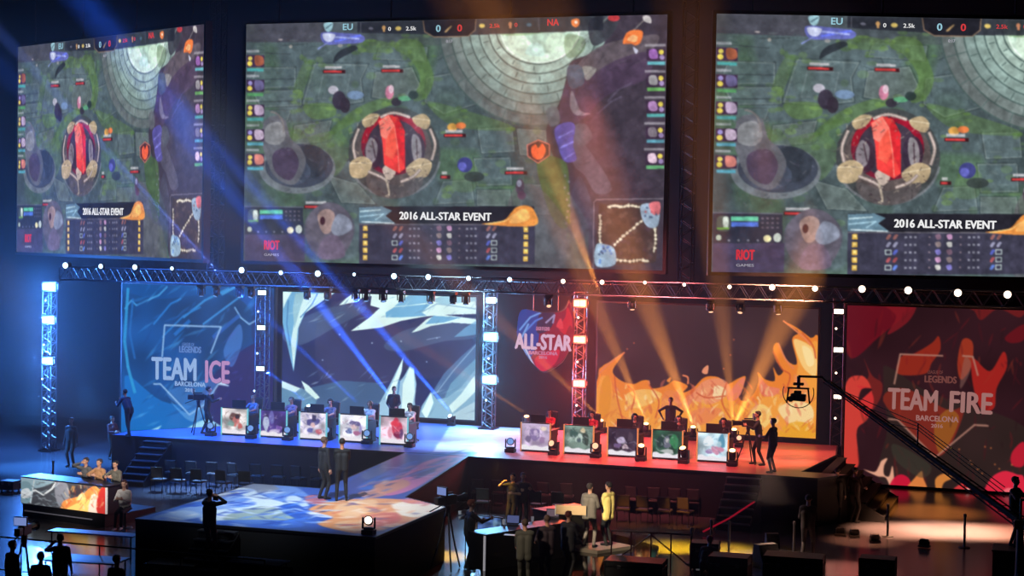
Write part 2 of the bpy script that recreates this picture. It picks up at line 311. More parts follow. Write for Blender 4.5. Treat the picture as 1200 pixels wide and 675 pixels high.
    for _ in range(150):
        t_ = random.uniform(0, 6.28); rr_ = random.uniform(24, 54); x, y = 461+rr_*math.cos(t_), 178+rr_*.98*math.sin(t_); cv.line([(x, y), (x+random.uniform(-5, 5), y+random.uniform(-4, 4))], 1, random.choice([(190, 174, 150), (40, 36, 42), (120, 104, 100), (60, 40, 50)]), .5)
    for _ in range(90):
        x, y = random.uniform(300, 392), random.uniform(140, 300); cv.line([(x, y), (x+random.uniform(-6, 6), y+random.uniform(-5, 5))], 1.1, random.choice([(120, 122, 130), (44, 48, 60), (96, 84, 104)]), .4)
    for _ in range(120):
        x, y = random.uniform(655, 778), random.uniform(40, 230); cv.line([(x, y), (x+random.uniform(3, 16), y-random.uniform(2, 12))], random.uniform(.8, 2), random.choice([(44, 38, 50), (92, 82, 92), (74, 60, 84)]), .3)
    # small fighters with their bars
    for (x, y, rx, ry, c) in ((390, 104, 6, 5, (180, 176, 190)), (397, 116, 8, 11, (52, 44, 60)), (404, 122, 6, 9, (46, 38, 50)), (416, 110, 10, 5, (112, 136, 170)), (456, 107, 5, 8, (200, 120, 150)), (458, 103, 3, 5, (230, 200, 214)), (464, 118, 6, 5, (52, 46, 60)), (474, 114, 8, 3, (84, 150, 110)), (484, 110, 6, 5, (40, 52, 52)),
                           (530, 148, 6, 5, (206, 150, 70)), (540, 146, 6, 4, (210, 110, 60)), (545, 192, 9, 9, (56, 56, 120)), (542, 194, 5, 5, (90, 92, 170)), (556, 206, 12, 6, (52, 60, 60)), (610, 218, 5, 10, (80, 62, 78)), (609, 214, 3, 4, (150, 150, 170)), (612, 228, 5, 5, (96, 66, 84)), (398, 52, 3, 2, (150, 150, 150)), (328, 45, 3, 1, (160, 150, 150)), (340, 53, 2, 2, (150, 146, 140))):
        cv.ell(x, y, rx, ry, c, .9)
    for (x, y, w) in ((378, 82, 26), (446, 81, 26), (520, 157, 26), (592, 201, 26), (356, 241, 30), (516, 206, 12)):
        cv.rect(x, y-1.5, x+w, y+2.5, (60, 24, 30)); cv.rect(x+1, y-.8, x+w-4, y+1.6, (196, 62, 62)); cv.rect(x+2, y-6, x+w-4, y-3, (205, 200, 204), .7)
    # round portrait at the bottom
    cv.ell(386, 268, 30, 30, (84, 86, 98)); cv.ell(386, 270, 28, 34, (96, 90, 104), .8); cv.sm([(372, 252), (382, 244), (392, 250), (388, 270), (378, 272)], (154, 130, 126)); cv.sm([(396, 250), (410, 256), (412, 268), (396, 276), (388, 268)], (128, 134, 152)); cv.sm([(378, 280), (396, 276), (404, 300), (374, 302)], (104, 92, 112)); cv.ell(378, 258, 3, 5, (70, 40, 50))
def hud(cv):
    for i in range(5):
        y = 60+29*i; cv.rect(288, y-3, 303, y, (190, 192, 200), .55); cv.rect(288, y+3, 309, y+17, (58, 40, 66)); cv.ell(292.5, y+7, 2.6, 2.6, ((206, 190, 90), (150, 140, 200))[i % 2]); cv.ell(292, y+13, 3, 3, (214, 196, 84)); cv.sm([(298, y+4), (307, y+5), (308, y+14), (299, y+15)], ((150, 84, 60), (96, 90, 130), (170, 150, 176), (196, 176, 200), (196, 120, 110))[i]); cv.rect(289, y+18.5, 308, y+22, ((70, 150, 150), (84, 150, 96), (70, 140, 140), (84, 150, 170), (80, 150, 170))[i])
        y = 53+30.5*i; cv.rect(755, y-2.5, 779, y+.5, (190, 186, 194), .55); cv.rect(757, y+3, 779, y+17, (58, 42, 62)); cv.ell(774, y+7, 3, 3, (214, 196, 84)); cv.ell(775, y+13, 3, 3, (150, 130, 176)); cv.sm([(760, y+5), (768, y+4), (770, y+14), (761, y+14)], ((150, 100, 170), (150, 146, 150), (170, 130, 180), (120, 110, 120), (206, 180, 196))[i]); cv.rect(758, y+18, 779, y+22, ((96, 166, 176), (100, 160, 90), (84, 160, 160), (90, 150, 170), (96, 160, 110))[i])
    # top bar
    cv.poly([(418, 24), (706, 17), (706, 34), (665, 36), (545, 40), (418, 37)], (38, 40, 50), .88); cv.poly([(495, 23), (557, 21), (556, 34), (548, 41), (508, 42), (497, 36)], (30, 30, 38)); cv.line([(495, 23), (497, 36), (508, 42), (548, 41), (556, 34), (557, 21)], 1.1, (140, 112, 90), .9)
    cv.line([(422, 25), (422, 36)], 1, (90, 90, 100)); cv.line([(630, 19), (631, 34)], 1, (90, 90, 100)); cv.sm([(520, 36), (526, 30), (529, 29), (523, 36)], (160, 130, 90))
    cv.sm([(379, 26), (389, 25), (388, 33), (384, 36), (380, 33)], (150, 190, 200)); cv.line([(381, 32), (388, 27)], 1, (60, 80, 96)); cv.sm([(669, 22), (677, 21), (678, 27), (674, 31), (669, 28)], (220, 120, 66)); cv.ell(674, 25, 2, 2, (250, 220, 200))
    cv.ell(449, 31, 2.2, 2.6, (196, 150, 96)); cv.rect(448, 32, 450.5, 36, (196, 150, 96)); cv.ell(466, 32, 3.5, 2.5, (206, 180, 100)); cv.ell(564, 29, 3.5, 2.5, (206, 180, 100)); cv.ell(597, 27, 2.2, 2.6, (196, 130, 96)); cv.rect(596, 28, 598.5, 32, (196, 130, 96)); cv.ell(434, 32, 3, 1.6, (100, 100, 116)); cv.ell(619, 28, 3, 2, (70, 96, 110)); cv.ell(718, 20, 7, 4, (190, 60, 66)); cv.sm([(752, 18), (760, 18), (762, 26), (754, 24)], (190, 184, 184))
    # crest on the map
    cv.poly([(618, 169), (631, 163), (644, 168), (644, 181), (631, 190), (619, 182)], (74, 44, 50)); cv.line([(618, 169), (631, 163), (644, 168), (644, 181), (631, 190), (619, 182)], 1.2, (200, 110, 96), closed=True); cv.sm([(623, 172), (628, 168), (631, 172), (636, 167), (640, 175), (636, 184), (630, 186), (624, 182)], (240, 96, 60))
    # lower left player panel
    cv.rect(286, 241, 355, 274, (40, 42, 58), .93); cv.line([(286, 241), (355, 242)], 1, (96, 100, 116)); cv.rect(286, 274, 357, 306, (64, 54, 84), .85); cv.sm([(291, 246), (302, 246), (302, 260), (291, 260)], (74, 84, 80)); cv.sm([(296, 247), (301, 246), (301, 257), (297, 258)], (190, 200, 190)); cv.rect(304, 245, 331, 250, (96, 186, 150)); cv.rect(304, 251, 331, 256, (78, 110, 200)); cv.rect(290, 257, 302, 259, (110, 170, 70))
    for a in range(3):
        for b in range(4): cv.ell(335+b*5, 247+a*5, 1.5, 1.2, (120, 110, 120), .7)
    for a in range(4): cv.ell(302+a*9.5, 271, 1.2, 1.2, (150, 150, 160), .8)
    cv.ell(292, 268, 2.8, 3.2, (190, 200, 180)); cv.ell(340, 269, 4, 4, (220, 210, 160)); cv.ell(350, 268, 4, 5, (190, 200, 190))
    # banner and table
    cv.rect(421, 262, 628, 309.5, (56, 54, 72), .96); cv.rect(421, 241, 627, 262, (34, 33, 42)); cv.poly([(421, 242), (448, 241), (460, 246), (452, 252), (464, 261), (421, 261)], (98, 128, 146)); cv.line([(422, 247), (446, 245)], 1.6, (180, 206, 214)); cv.line([(422, 253), (450, 250), (440, 257)], 1.6, (150, 184, 200)); cv.line([(424, 259), (462, 261)], 1.4, (200, 216, 222)); cv.line([(421, 262), (627, 262.5)], 1, (112, 108, 116))
    cv.sm([(566, 262), (590, 258), (600, 248), (606, 242), (618, 240), (627, 246), (627, 264)], (222, 140, 66)); cv.sm([(598, 260), (606, 248), (616, 244), (622, 254), (612, 260)], (246, 178, 100)); cv.line([(570, 262), (594, 258), (604, 250)], 1.2, (250, 196, 120))
    for i in range(5):
        y = 267+8.6*i
        cv.rect(425.5, y-3, 431, y+3, (214, 170, 78)); cv.rect(427, y-2, 430, y+1, (240, 214, 130)); cv.rect(614.5, y-1.5, 620, y+4.5, (214, 170, 78)); cv.rect(616, y-.5, 619, y+2, (240, 214, 130))
        for x in (481, 486, 491, 548, 553, 558): cv.rect(x-1.2, y-.8, x+1.4, y+1.6, (150, 150, 166), .8)
        for x in (506, 539): cv.rect(x-1, y-.8, x+1, y+1.2, (150, 130, 140), .7)
        for j, x in enumerate((515, 527)): cv.sm([(x-3, y-2), (x+2, y-3), (x+3, y+2), (x-1, y+3)], ((120, 92, 110), (136, 120, 120), (126, 120, 196), (200, 150, 190), (206, 206, 200))[(i+j*3) % 5], .9)
        for x in (463, 470, 573, 580):
            if i in (2, 4) and x in (463,) or (i > 1 and x == 580): cv.line([(x-3, y-2.5), (x+3, y-2.5), (x+3, y+2.5), (x-3, y+2.5)], 1.2, (176, 190, 190), .9, closed=True)
            else: cv.sm([(x-2.5, y+2), (x, y-2.5), (x+3, y-2), (x, y+3)], ((150, 96, 90), (150, 150, 176), (84, 96, 190), (170, 80, 84), (96, 130, 220))[i], .85)
    # little map
    cv.poly([(697, 236), (700, 233), (778, 232), (778, 316), (697, 315)], (60, 54, 66)); cv.line([(697, 315), (697, 236), (700, 233), (778, 232)], 1.2, (120, 112, 122)); cv.sm([(703, 244), (712, 238), (766, 238), (772, 250), (771, 300), (764, 308), (712, 309), (701, 300)], (64, 52, 50), n=3)
    for _ in range(70): cv.ell(random.uniform(707, 766), random.uniform(244, 303), random.uniform(1.5, 4), random.uniform(1.5, 4), random.choice([(84, 64, 62), (52, 44, 46), (74, 58, 70), (90, 74, 70)]), .7)
    for pts in ([(714, 242), (722, 240), (730, 242), (738, 240), (750, 242)], [(704, 252), (705, 262), (704, 272), (705, 284)], [(725, 304), (740, 306), (752, 304), (760, 306)], [(769, 268), (770, 280), (768, 294)], [(722, 286), (732, 276), (744, 266), (756, 256)]):
        cv.line(pts, 1.6, (190, 180, 150), .7)
        for (x, y) in smooth_pts(pts, 3, False): cv.sm([(x+random.uniform(-3, -1), y), (x, y+random.uniform(-3, -1)), (x+random.uniform(1, 3), y), (x, y+random.uniform(1, 3))], (232, 224, 200), .8, n=2)
    cv.sm([(700, 287), (712, 286), (722, 292), (722, 310), (700, 311)], (150, 176, 196)); cv.sm([(752, 240), (766, 238), (774, 246), (772, 264), (762, 266), (754, 256)], (146, 166, 186)); cv.sm([(762, 238), (774, 236), (774, 250), (766, 250)], (206, 110, 116))
    for _ in range(14): cv.ell(random.uniform(702, 720), random.uniform(288, 308), 1.5, 1.5, random.choice([(70, 90, 120), (90, 130, 190)])); 
    for _ in range(8): cv.ell(random.uniform(754, 771), random.uniform(242, 262), 1.3, 1.3, random.choice([(70, 90, 120), (180, 90, 100)]))
ground(cv); hud(cv)
for (a, b) in (((288, 300), (330, 306)),): pass
cv.noise(9, .13); cv.noise(4, .07); cv.a = np.clip(cv.a*1.06+.012, 0, 1); cv.blur(1); cv.noise(3, .04)
SM = screen_mat('video_picture', 1.0)
scr_me = cv.mesh('screen_picture', lambda u, v: (u*SCR_W, 0*u, -v*SCR_H), SM)
WTXT = emat('lit_white_lettering', (240, 240, 240), 1.0); CTXT = emat('lit_cyan_lettering', (150, 200, 216)); RTXT = emat('lit_red_lettering', (216, 62, 66)); DIMT = emat('lit_grey_lettering', (170, 168, 180)); RTX2 = emat('lit_emblem_red', (214, 48, 62))
_Hc = homog(QC, [(0, 0), (SCR_W, 0), (SCR_W, -SCR_H), (0, -SCR_H)])
def c2l(x, y, H=_Hc):
    p = H @ np.array([x, y, 1.0]); return p[0]/p[2], p[1]/p[2]
def make_screen(loc, rz, label):
    r = empty('video_screen', loc, rz, label, 'screen')
    p = bpy.data.objects.new('screen_picture', scr_me); COL.objects.link(p); p.parent = r
    f = MB(); W, H, t = SCR_W, SCR_H, .12
    f.box((W/2, .12, t/2), (W+2*t, .3, t)).box((W/2, .12, -H-t/2), (W+2*t, .3, t)).box((-t/2, .12, -H/2), (t, .3, H)).box((W+t/2, .12, -H/2), (t, .3, H)).box((W/2, .22, -H/2), (W, .06, H))
    f.build('frame', BLACK, r)
    g = MB()
    g.bm.free()
    for x in (1.2, 5.5, 9.9, 14.2): MB().cone((x, .2, .1), (x, .2, 5), .03).build('hanging_cable', BLACK, r)
    k = SCR_H/289
    def T(s, x, y, h, m, w=None, bold=.02, lab=None):
        lx, lz = c2l(x, y); return text_obj(s, m, r, lx, lz, h*k, bold=bold, width=w*k if w else None, label=lab)
    T('2016 ALL-STAR EVENT', 522, 252.5, 9, WTXT, 116, .035, 'white bold event title'); T('EU', 407, 30, 7.6, CTXT, 13, .02, 'pale blue team letters'); T('NA', 647, 25, 7.6, RTXT, 14, .02, 'red team letters')
    T('0', 513, 32, 8, CTXT, 6, .02); T('0', 538, 31.5, 8, RTXT, 6, .02); T('2.5k', 481, 32, 4.6, WTXT, 13, .01); T('2.5k', 579, 29, 4.6, RTXT, 13, .01); T('0', 456, 32.5, 4.6, WTXT, 3.4, .01); T('0', 604, 28, 4.6, RTXT, 3.4, .01); T('0:17', 526, 47, 3.4, DIMT, 8, .01)
    T('RIOT', 318, 286.5, 11, RTX2, 21, .05, 'red block letters'); T('GAMES', 318, 298, 3, DIMT, 20, .01)
    return r
scr_c = make_screen((-28.22, 55.36, SCR_TOP), 0, 'middle of the three giant video screens, square to the stage front')
scr_r = copy_tree(scr_c); scr_r.location = (-11.19, 55.44, SCR_TOP); scr_r.rotation_euler = (0, 0, .3333); scr_r['label'] = 'giant video screen above the fire team, cut off by the picture edge'
scr_l = copy_tree(scr_c); scr_l.location = (-41.52, 60.96, SCR_TOP+.01); scr_l.rotation_euler = (0, 0, -.4616); scr_l.scale = (13.14/15.41, 1, 1); scr_l['label'] = 'narrow looking angled video screen above the ice team, turned steeply away'
# ================================================================== LED walls and glowing panels behind the stage
def panel_root(name, X0, X1, Y0, Y1, z0, z1, label, cat='screen'):
    r = empty(name, (X0, Y0, z1), math.atan2(Y1-Y0, X1-X0), label, cat); W = math.hypot(X1-X0, Y1-Y0); return r, W, z1-z0
def panel(cvs, name, X0, X1, Y0, Y1, z0, z1, label, s, quad, cat='led wall', fr=.06):
    r, W, H = panel_root(name, X0, X1, Y0, Y1, z0, z1, label, cat)
    me = cvs.mesh('screen_picture', lambda u, v: (u*W, 0*u, -v*H), screen_mat(name+'_picture', s)); p = bpy.data.objects.new('screen_picture', me); COL.objects.link(p); p.parent = r
    f = MB(); f.box((W/2, .1, fr/2), (W+2*fr, .22, fr)).box((W/2, .1, -H-fr/2), (W+2*fr, .22, fr)).box((-fr/2, .1, -H/2), (fr, .22, H)).box((W+fr/2, .1, -H/2), (fr, .22, H)).box((W/2, .16, -H/2), (W, .06, H))
    f.build('frame', BLACK, r); return r, homog(quad, [(0, 0), (W, 0), (W, -H), (0, -H)]), H
def corners(X0, X1, Y0, Y1, z0, z1): return [proj(Vector((X0, Y0, z1))), proj(Vector((X1, Y1, z1))), proj(Vector((X1, Y1, z0))), proj(Vector((X0, Y0, z0)))]
# --- ice LED wall
A = (-30.42, -22.06, 63.2, 63.2, CAMZ-7.5, CAMZ-2.66); Q = corners(*A)
cv = Cv(420, 250, Q, (34, 42, 92)); cv.sc = 1.85
cv.noise(70, .25); cv.sm([(380, 360), (470, 360), (470, 440), (380, 450)], (66, 62, 96), .5); cv.sm([(480, 380), (540, 376), (550, 430), (480, 440)], (58, 54, 92), .5)
for p in ([(330, 392), (360, 370), (400, 358), (430, 362), (390, 385), (350, 405)], [(450, 405), (480, 385), (558, 372), (558, 395), (520, 400), (470, 412)]): cv.sm(p, (84, 108, 138), .55)
LB, MBc, WB = (110, 172, 210), (70, 130, 184), (216, 244, 240)
cv.poly([(331, 341), (393, 343), (372, 357), (358, 366), (350, 384), (349, 400), (344, 436), (338, 410), (331, 378)], LB); cv.poly([(331, 342), (342, 342), (336, 352), (332, 362)], WB); cv.poly([(355, 345), (392, 343), (370, 358), (356, 368), (349, 385), (347, 405), (344, 434), (341, 400), (346, 370)], WB, .9); cv.poly([(346, 344), (358, 343), (352, 360), (345, 385), (343, 362)], (150, 196, 210)); cv.line([(372, 344), (366, 356), (352, 372)], 1.2, MBc); cv.line([(338, 352), (336, 380), (340, 405)], 1.5, MBc)
cv.poly([(397, 358), (405, 350), (415, 343), (445, 345), (425, 349), (416, 354)], WB)
cv.poly([(436, 343), (558, 346), (558, 368), (520, 369), (498, 371), (470, 376), (446, 384), (411, 388), (433, 372), (445, 361), (434, 358)], WB)
cv.poly([(452, 366), (462, 360), (505, 356), (494, 366), (500, 370), (470, 372), (452, 372)], LB); cv.poly([(462, 359), (480, 345), (508, 346), (500, 355), (478, 358)], LB, .9); cv.poly([(505, 352), (520, 346), (558, 348), (558, 353), (520, 357)], (150, 196, 214), .9); cv.line([(494, 366), (512, 356), (558, 362)], 1.4, (150, 190, 210))
cv.poly([(482, 390), (500, 374), (514, 368), (558, 374), (558, 380), (530, 378), (505, 382), (490, 388)], WB); cv.poly([(498, 380), (508, 370), (540, 372), (520, 378)], LB); cv.poly([(532, 395), (545, 384), (558, 376), (558, 392), (545, 394)], LB, .7)
cv.poly([(332, 470), (360, 455), (400, 446), (446, 449), (470, 470), (470, 500), (332, 500)], (62, 92, 130)); cv.poly([(330, 446), (342, 452), (356, 456), (373, 464), (368, 478), (330, 480)], (96, 140, 170)); cv.poly([(330, 446), (342, 451), (352, 455), (346, 460), (330, 454)], WB, .9); cv.poly([(353, 446), (362, 452), (375, 466), (370, 468), (358, 458)], WB)
cv.poly([(500, 470), (520, 438), (540, 418), (558, 402), (558, 500), (500, 500)], (72, 104, 146)); cv.poly([(528, 450), (545, 432), (558, 420), (558, 450), (540, 462), (520, 468)], (104, 150, 180)); cv.line([(512, 460), (530, 436), (558, 404)], 1.2, (130, 160, 190))
cv.poly([(432, 490), (446, 470), (456, 452), (468, 428), (473, 418), (471, 434), (466, 450), (474, 440), (480, 429), (485, 432), (488, 450), (486, 470), (490, 500), (432, 500)], (150, 190, 214)); cv.poly([(452, 466), (462, 444), (472, 420), (470, 436), (462, 460), (456, 480)], WB); cv.poly([(472, 450), (480, 431), (485, 434), (486, 460), (480, 492), (470, 492)], WB, .95); cv.line([(468, 446), (464, 480)], 1.8, MBc)
cv.poly([(488, 500), (494, 476), (505, 459), (512, 468), (524, 466), (540, 454), (558, 432), (558, 500)], (132, 176, 200)); cv.poly([(494, 482), (505, 460), (508, 472), (500, 492)], WB); cv.poly([(526, 476), (540, 462), (556, 440), (558, 458), (546, 470), (530, 484)], WB, .9); cv.poly([(520, 492), (540, 480), (558, 470), (558, 495), (520, 500)], (190, 220, 230), .8)
for (x, y) in ((378, 422), (500, 424), (436, 402), (398, 392), (512, 396), (420, 384), (470, 400)): cv.ell(x, y, 1, 1, (180, 200, 220), .8)
cv.line([(500, 398), (516, 395)], 1, (150, 170, 200), .7)
for _ in range(110):
    x, y, L_, a_ = random.uniform(332, 556), random.choice([random.uniform(343, 385), random.uniform(440, 495)]), random.uniform(6, 26), random.uniform(-1.0, -.2)
    cv.poly([(x, y), (x+math.cos(a_)*L_*.5, y+math.sin(a_)*L_*.5-1), (x+math.cos(a_)*L_, y+math.sin(a_)*L_), (x+math.cos(a_)*L_*.5+1, y+math.sin(a_)*L_*.5+1)], random.choice([(200, 226, 234), (84, 124, 160), (140, 180, 204)]), .3)
cv.noise(30, .06); cv.blur(1)
ICE = panel(cv, 'ice_led_wall', *A, 'led wall showing jagged pale ice on navy behind the ice team', 1.15, Q)
# --- fire LED wall
A = (-17.12, -8.72, 63.2, 63.2, CAMZ-7.5, CAMZ-2.72); Q = corners(*A)
cv = Cv(420, 250, Q, (58, 40, 44)); cv.sc = 1.85; cv.noise(70, .15); FIREBG = 1
def flame_pts(base, tips): return base+tips
cv.sm([(700, 520), (701, 442), (705, 430), (718, 422), (732, 413), (724, 424), (718, 436), (728, 446), (742, 450), (752, 446), (760, 446), (764, 455), (780, 452), (790, 446), (806, 452), (800, 460), (812, 455), (826, 442), (842, 442), (852, 450), (864, 444), (874, 441), (870, 455), (866, 466), (874, 470), (884, 460), (889, 446), (888, 436), (896, 444), (908, 446), (906, 430), (912, 440), (918, 434), (910, 424), (906, 408), (912, 402), (922, 422), (934, 426), (928, 398), (936, 390), (930, 384), (918, 376), (934, 384), (950, 396), (960, 402), (960, 520)], (238, 132, 46), n=4)
cv.sm([(700, 520), (701, 452), (708, 440), (716, 446), (720, 462), (740, 470), (760, 462), (800, 470), (830, 452), (850, 456), (866, 475), (890, 470), (905, 455), (925, 460), (935, 430), (932, 402), (948, 402), (960, 410), (960, 520)], (246, 166, 66), .75, n=4)
for p, c, a in (([(826, 446), (846, 444), (856, 456), (846, 468), (830, 474), (812, 470), (806, 480), (800, 470), (812, 460)], (240, 150, 116), .8), ([(838, 452), (850, 456), (848, 466), (836, 466)], (250, 222, 170), .9), ([(866, 446), (873, 444), (868, 462), (858, 470), (852, 464)], (238, 128, 104), .9), ([(890, 442), (900, 452), (914, 456), (906, 464), (892, 462)], (238, 130, 100), .9),
                 ([(930, 398), (944, 402), (956, 414), (956, 440), (944, 434), (936, 420)], (252, 208, 130), .9), ([(940, 406), (950, 410), (954, 426), (946, 428)], (255, 226, 160), .9), ([(912, 480), (930, 470), (950, 475), (952, 492), (930, 500)], (250, 226, 170), .8), ([(918, 500), (935, 494), (956, 500), (956, 512), (916, 512)], (236, 166, 40), .8), ([(880, 480), (895, 474), (905, 490), (890, 505), (876, 500)], (250, 214, 130), .8),
                 ([(705, 450), (714, 440), (716, 470), (708, 500), (702, 480)], (226, 140, 34), .8), ([(716, 470), (726, 460), (728, 500), (716, 505)], (232, 150, 60), .7), ([(734, 462), (756, 456), (776, 462), (760, 474), (738, 478)], (248, 196, 110), .8), ([(780, 458), (798, 462), (796, 480), (776, 478)], (236, 138, 84), .6), ([(808, 484), (826, 478), (846, 480), (830, 495), (810, 498)], (236, 130, 84), .7), ([(930, 440), (944, 446), (952, 470), (938, 468)], (238, 140, 90), .6)):
    cv.sm(p, c, a)
for _ in range(240):
    x = random.uniform(704, 956); y = random.uniform(456, 508); L_ = random.uniform(6, 20); w_ = random.uniform(.8, 2.6); a_ = random.uniform(-2.4, -.9); dx, dy = math.cos(a_)*L_, math.sin(a_)*L_*.8
    cv.sm([(x, y), (x+dx*.5-w_, y+dy*.5), (x+dx+random.uniform(-4, 4), y+max(dy, -12)), (x+dx*.5+w_, y+dy*.5+1)], random.choice([(250, 214, 140), (236, 140, 60), (226, 120, 90), (255, 232, 180), (244, 176, 70), (216, 104, 50), (226, 110, 84), (206, 84, 56), (236, 140, 110)]), .5, n=3)
for p in ([(736, 452), (744, 462), (740, 480)], [(760, 450), (772, 470), (768, 490)], [(852, 448), (846, 470), (856, 490)], [(906, 412), (916, 432), (926, 440), (920, 460)], [(940, 390), (952, 404), (956, 420)], [(816, 460), (828, 466), (850, 464)], [(720, 440), (724, 470), (732, 500)]): cv.line(smooth_pts(p, 6, False), 1.6, (206, 84, 46), .75)
for p in ([(702, 438), (716, 424), (732, 413)], [(918, 376), (938, 392), (950, 404)], [(912, 402), (920, 420), (930, 432)], [(806, 450), (806, 442), (800, 440)], [(760, 446), (761, 450)]): cv.line(smooth_pts(p, 6, False), 1.8, (232, 130, 84), .95)
cv.sm([(824, 432), (830, 428), (829, 438), (823, 437)], (236, 150, 110)); cv.sm([(781, 446), (786, 442), (785, 448)], (236, 140, 60))
for (x, y) in ((735, 409), (743, 402), (860, 398), (848, 432), (856, 416)): cv.ell(x, y, 1.1, 1.1, (200, 110, 70), .9)
cv.blur(1)
FIRE = panel(cv, 'fire_led_wall', *A, 'led wall showing orange flames on dark maroon behind the fire team', .98, Q)
# --- team ice panel
A = (-36.3, -29.55, 60.6, 60.6, CAMZ-8.55, CAMZ-2.42); Q = corners(*A)
cv = Cv(340, 310, Q, (20, 66, 122)); cv.sc = 1.9; cv.noise(50, .25)
cv.sm([(140, 332), (320, 336), (320, 392), (280, 350), (240, 345), (180, 350)], (16, 80, 150), .5)
cv.sm([(250, 440), (320, 400), (320, 510), (230, 510)], (42, 30, 84), .9); cv.sm([(300, 350), (320, 345), (320, 410), (296, 400)], (40, 40, 90), .6)
cv.sm([(146, 460), (150, 440), (190, 470), (240, 480), (240, 512), (146, 512)], (20, 110, 190), .8)
for p, w, c in (([(146, 362), (154, 352), (160, 358), (172, 352), (186, 346), (196, 336)], 2, (70, 150, 206)), ([(150, 338), (146, 400), (150, 430), (158, 460)], 3.5, (48, 150, 200)), ([(156, 350), (152, 390), (158, 420)], 2.5, (34, 100, 170)), ([(215, 372), (240, 352), (268, 338)], 2.4, (56, 140, 206)), ([(190, 395), (215, 370), (235, 360)], 2, (40, 120, 190)), ([(238, 380), (262, 362), (285, 345)], 2.2, (60, 140, 206)), ([(260, 345), (276, 336)], 3, (66, 150, 210)), ([(180, 380), (200, 356), (212, 350)], 2.2, (40, 120, 196)), ([(275, 360), (282, 372), (292, 380), (306, 372)], 1.8, (140, 180, 220)), ([(205, 392), (222, 376)], 4, (30, 104, 180)), ([(250, 395), (280, 370)], 4, (36, 90, 170))):
    cv.line(p, w, c, .85)
cv.sm([(262, 410), (280, 380), (284, 400), (272, 430)], (70, 120, 196), .7); cv.sm([(196, 460), (230, 448), (256, 446), (232, 482), (214, 478)], (70, 130, 200), .6)
for _ in range(90):
    x, y, L_, a_ = random.uniform(148, 306), random.uniform(336, 505), random.uniform(6, 34), random.uniform(-1.1, -.3)
    cv.poly([(x, y), (x+math.cos(a_)*L_*.5-1, y+math.sin(a_)*L_*.5-1.6), (x+math.cos(a_)*L_, y+math.sin(a_)*L_), (x+math.cos(a_)*L_*.5+1, y+math.sin(a_)*L_*.5+1.6)], random.choice([(60, 150, 220), (14, 50, 110), (30, 110, 190), (90, 170, 226)]) if x < 240 or y < 400 else random.choice([(50, 50, 120), (90, 90, 180), (34, 24, 70)]), .3)
for p in ([(190, 418), (193, 381), (259, 383), (247, 414)], [(180, 450), (188, 450), (222, 486), (240, 474), (256, 450), (268, 452)]):
    cv.line(p, 1.8, (150, 184, 220), .9)
cv.poly([(255, 450), (268, 452), (260, 447)], (190, 210, 230)); cv.sm([(200, 470), (222, 484), (252, 456), (236, 490), (220, 492)], (120, 170, 220), .5)
for p in ([(168, 508), (190, 498), (182, 508)], [(210, 507), (232, 494), (250, 488), (238, 505)], [(225, 500), (245, 490), (260, 500), (240, 508)]): cv.poly(p, (150, 210, 235), .9)
cv.blur(2)
TI = panel(cv, 'ice_team_backdrop', *A, 'blue backdrop panel with ice shapes and a shield reading TEAM ICE', 1.15, Q, 'backdrop panel')
TIT = emat('lit_pale_blue_lettering', (150, 180, 222)); TIT2 = emat('lit_lilac_lettering', (186, 140, 186)); TIT3 = emat('lit_dim_blue_lettering', (96, 130, 190))
def PT(P, s, x, y, hpx, m, wpx, bold=.03, y3=-.03, rotz=0, label=None):
    r, H3, H = P; lx, lz = c2l(x, y, H3); ax, az = c2l(x+10, y, H3); k = abs(ax-lx)/10
    return text_obj(s, m, r, lx, lz, hpx*k, bold=bold, width=wpx*k, y=y3, rotz=rotz, label=label)
PT(TI, 'TEAM', 204.5, 432, 23, TIT, 53, .035, rotz=-R(.5)); PT(TI, 'ICE', 254.5, 435.5, 23, TIT2, 29, .035, rotz=-R(.5), label='lilac word'); PT(TI, 'LEAGUE OF', 221, 403.5, 3.4, TIT3, 14, .01); PT(TI, 'LEGENDS', 223, 409.5, 6.4, TIT3, 26, .05); PT(TI, 'BARCELONA', 223, 450, 4.6, TIT, 36, .03); PT(TI, '2016', 223, 457, 3.6, TIT, 12, .03)
# --- team fire panel
A = (-7.72, -.35, 63.6, 63.6, CAMZ-9.1, CAMZ-2.56); Q = corners(*A)
cv = Cv(380, 330, Q, (46, 22, 28)); cv.sc = 1.7; cv.noise(60, .2)
cv.sm([(992, 350), (1070, 352), (1060, 370), (1030, 395), (1000, 420), (990, 400)], (112, 16, 30), .8); cv.sm([(1030, 352), (1072, 352), (1066, 375), (1040, 392), (1050, 370)], (128, 26, 34), .8); cv.sm([(1130, 354), (1200, 356), (1195, 372), (1170, 362), (1150, 375), (1142, 365)], (126, 30, 30), .7); cv.sm([(1178, 395), (1200, 380), (1200, 398), (1185, 402)], (110, 20, 28), .8)
cv.sm([(992, 520), (1000, 500), (1012, 492), (1030, 470), (1034, 450), (1022, 440), (1012, 420), (1018, 440), (1008, 455), (1000, 480), (992, 500)], (150, 40, 34), .6)
cv.sm([(990, 455), (1008, 440), (1020, 452), (1022, 475), (1016, 492), (1004, 505), (1006, 545), (990, 545)], (206, 62, 52)); cv.sm([(1004, 474), (1012, 460), (1004, 452), (1018, 455), (1024, 470), (1016, 490)], (206, 50, 50)); cv.sm([(1006, 470), (1010, 456), (1022, 456), (1014, 464)], (46, 22, 28))
cv.sm([(1040, 500), (1035, 440), (1042, 430), (1090, 460), (1200, 500), (1200, 560), (1040, 570)], (50, 44, 36), .5)
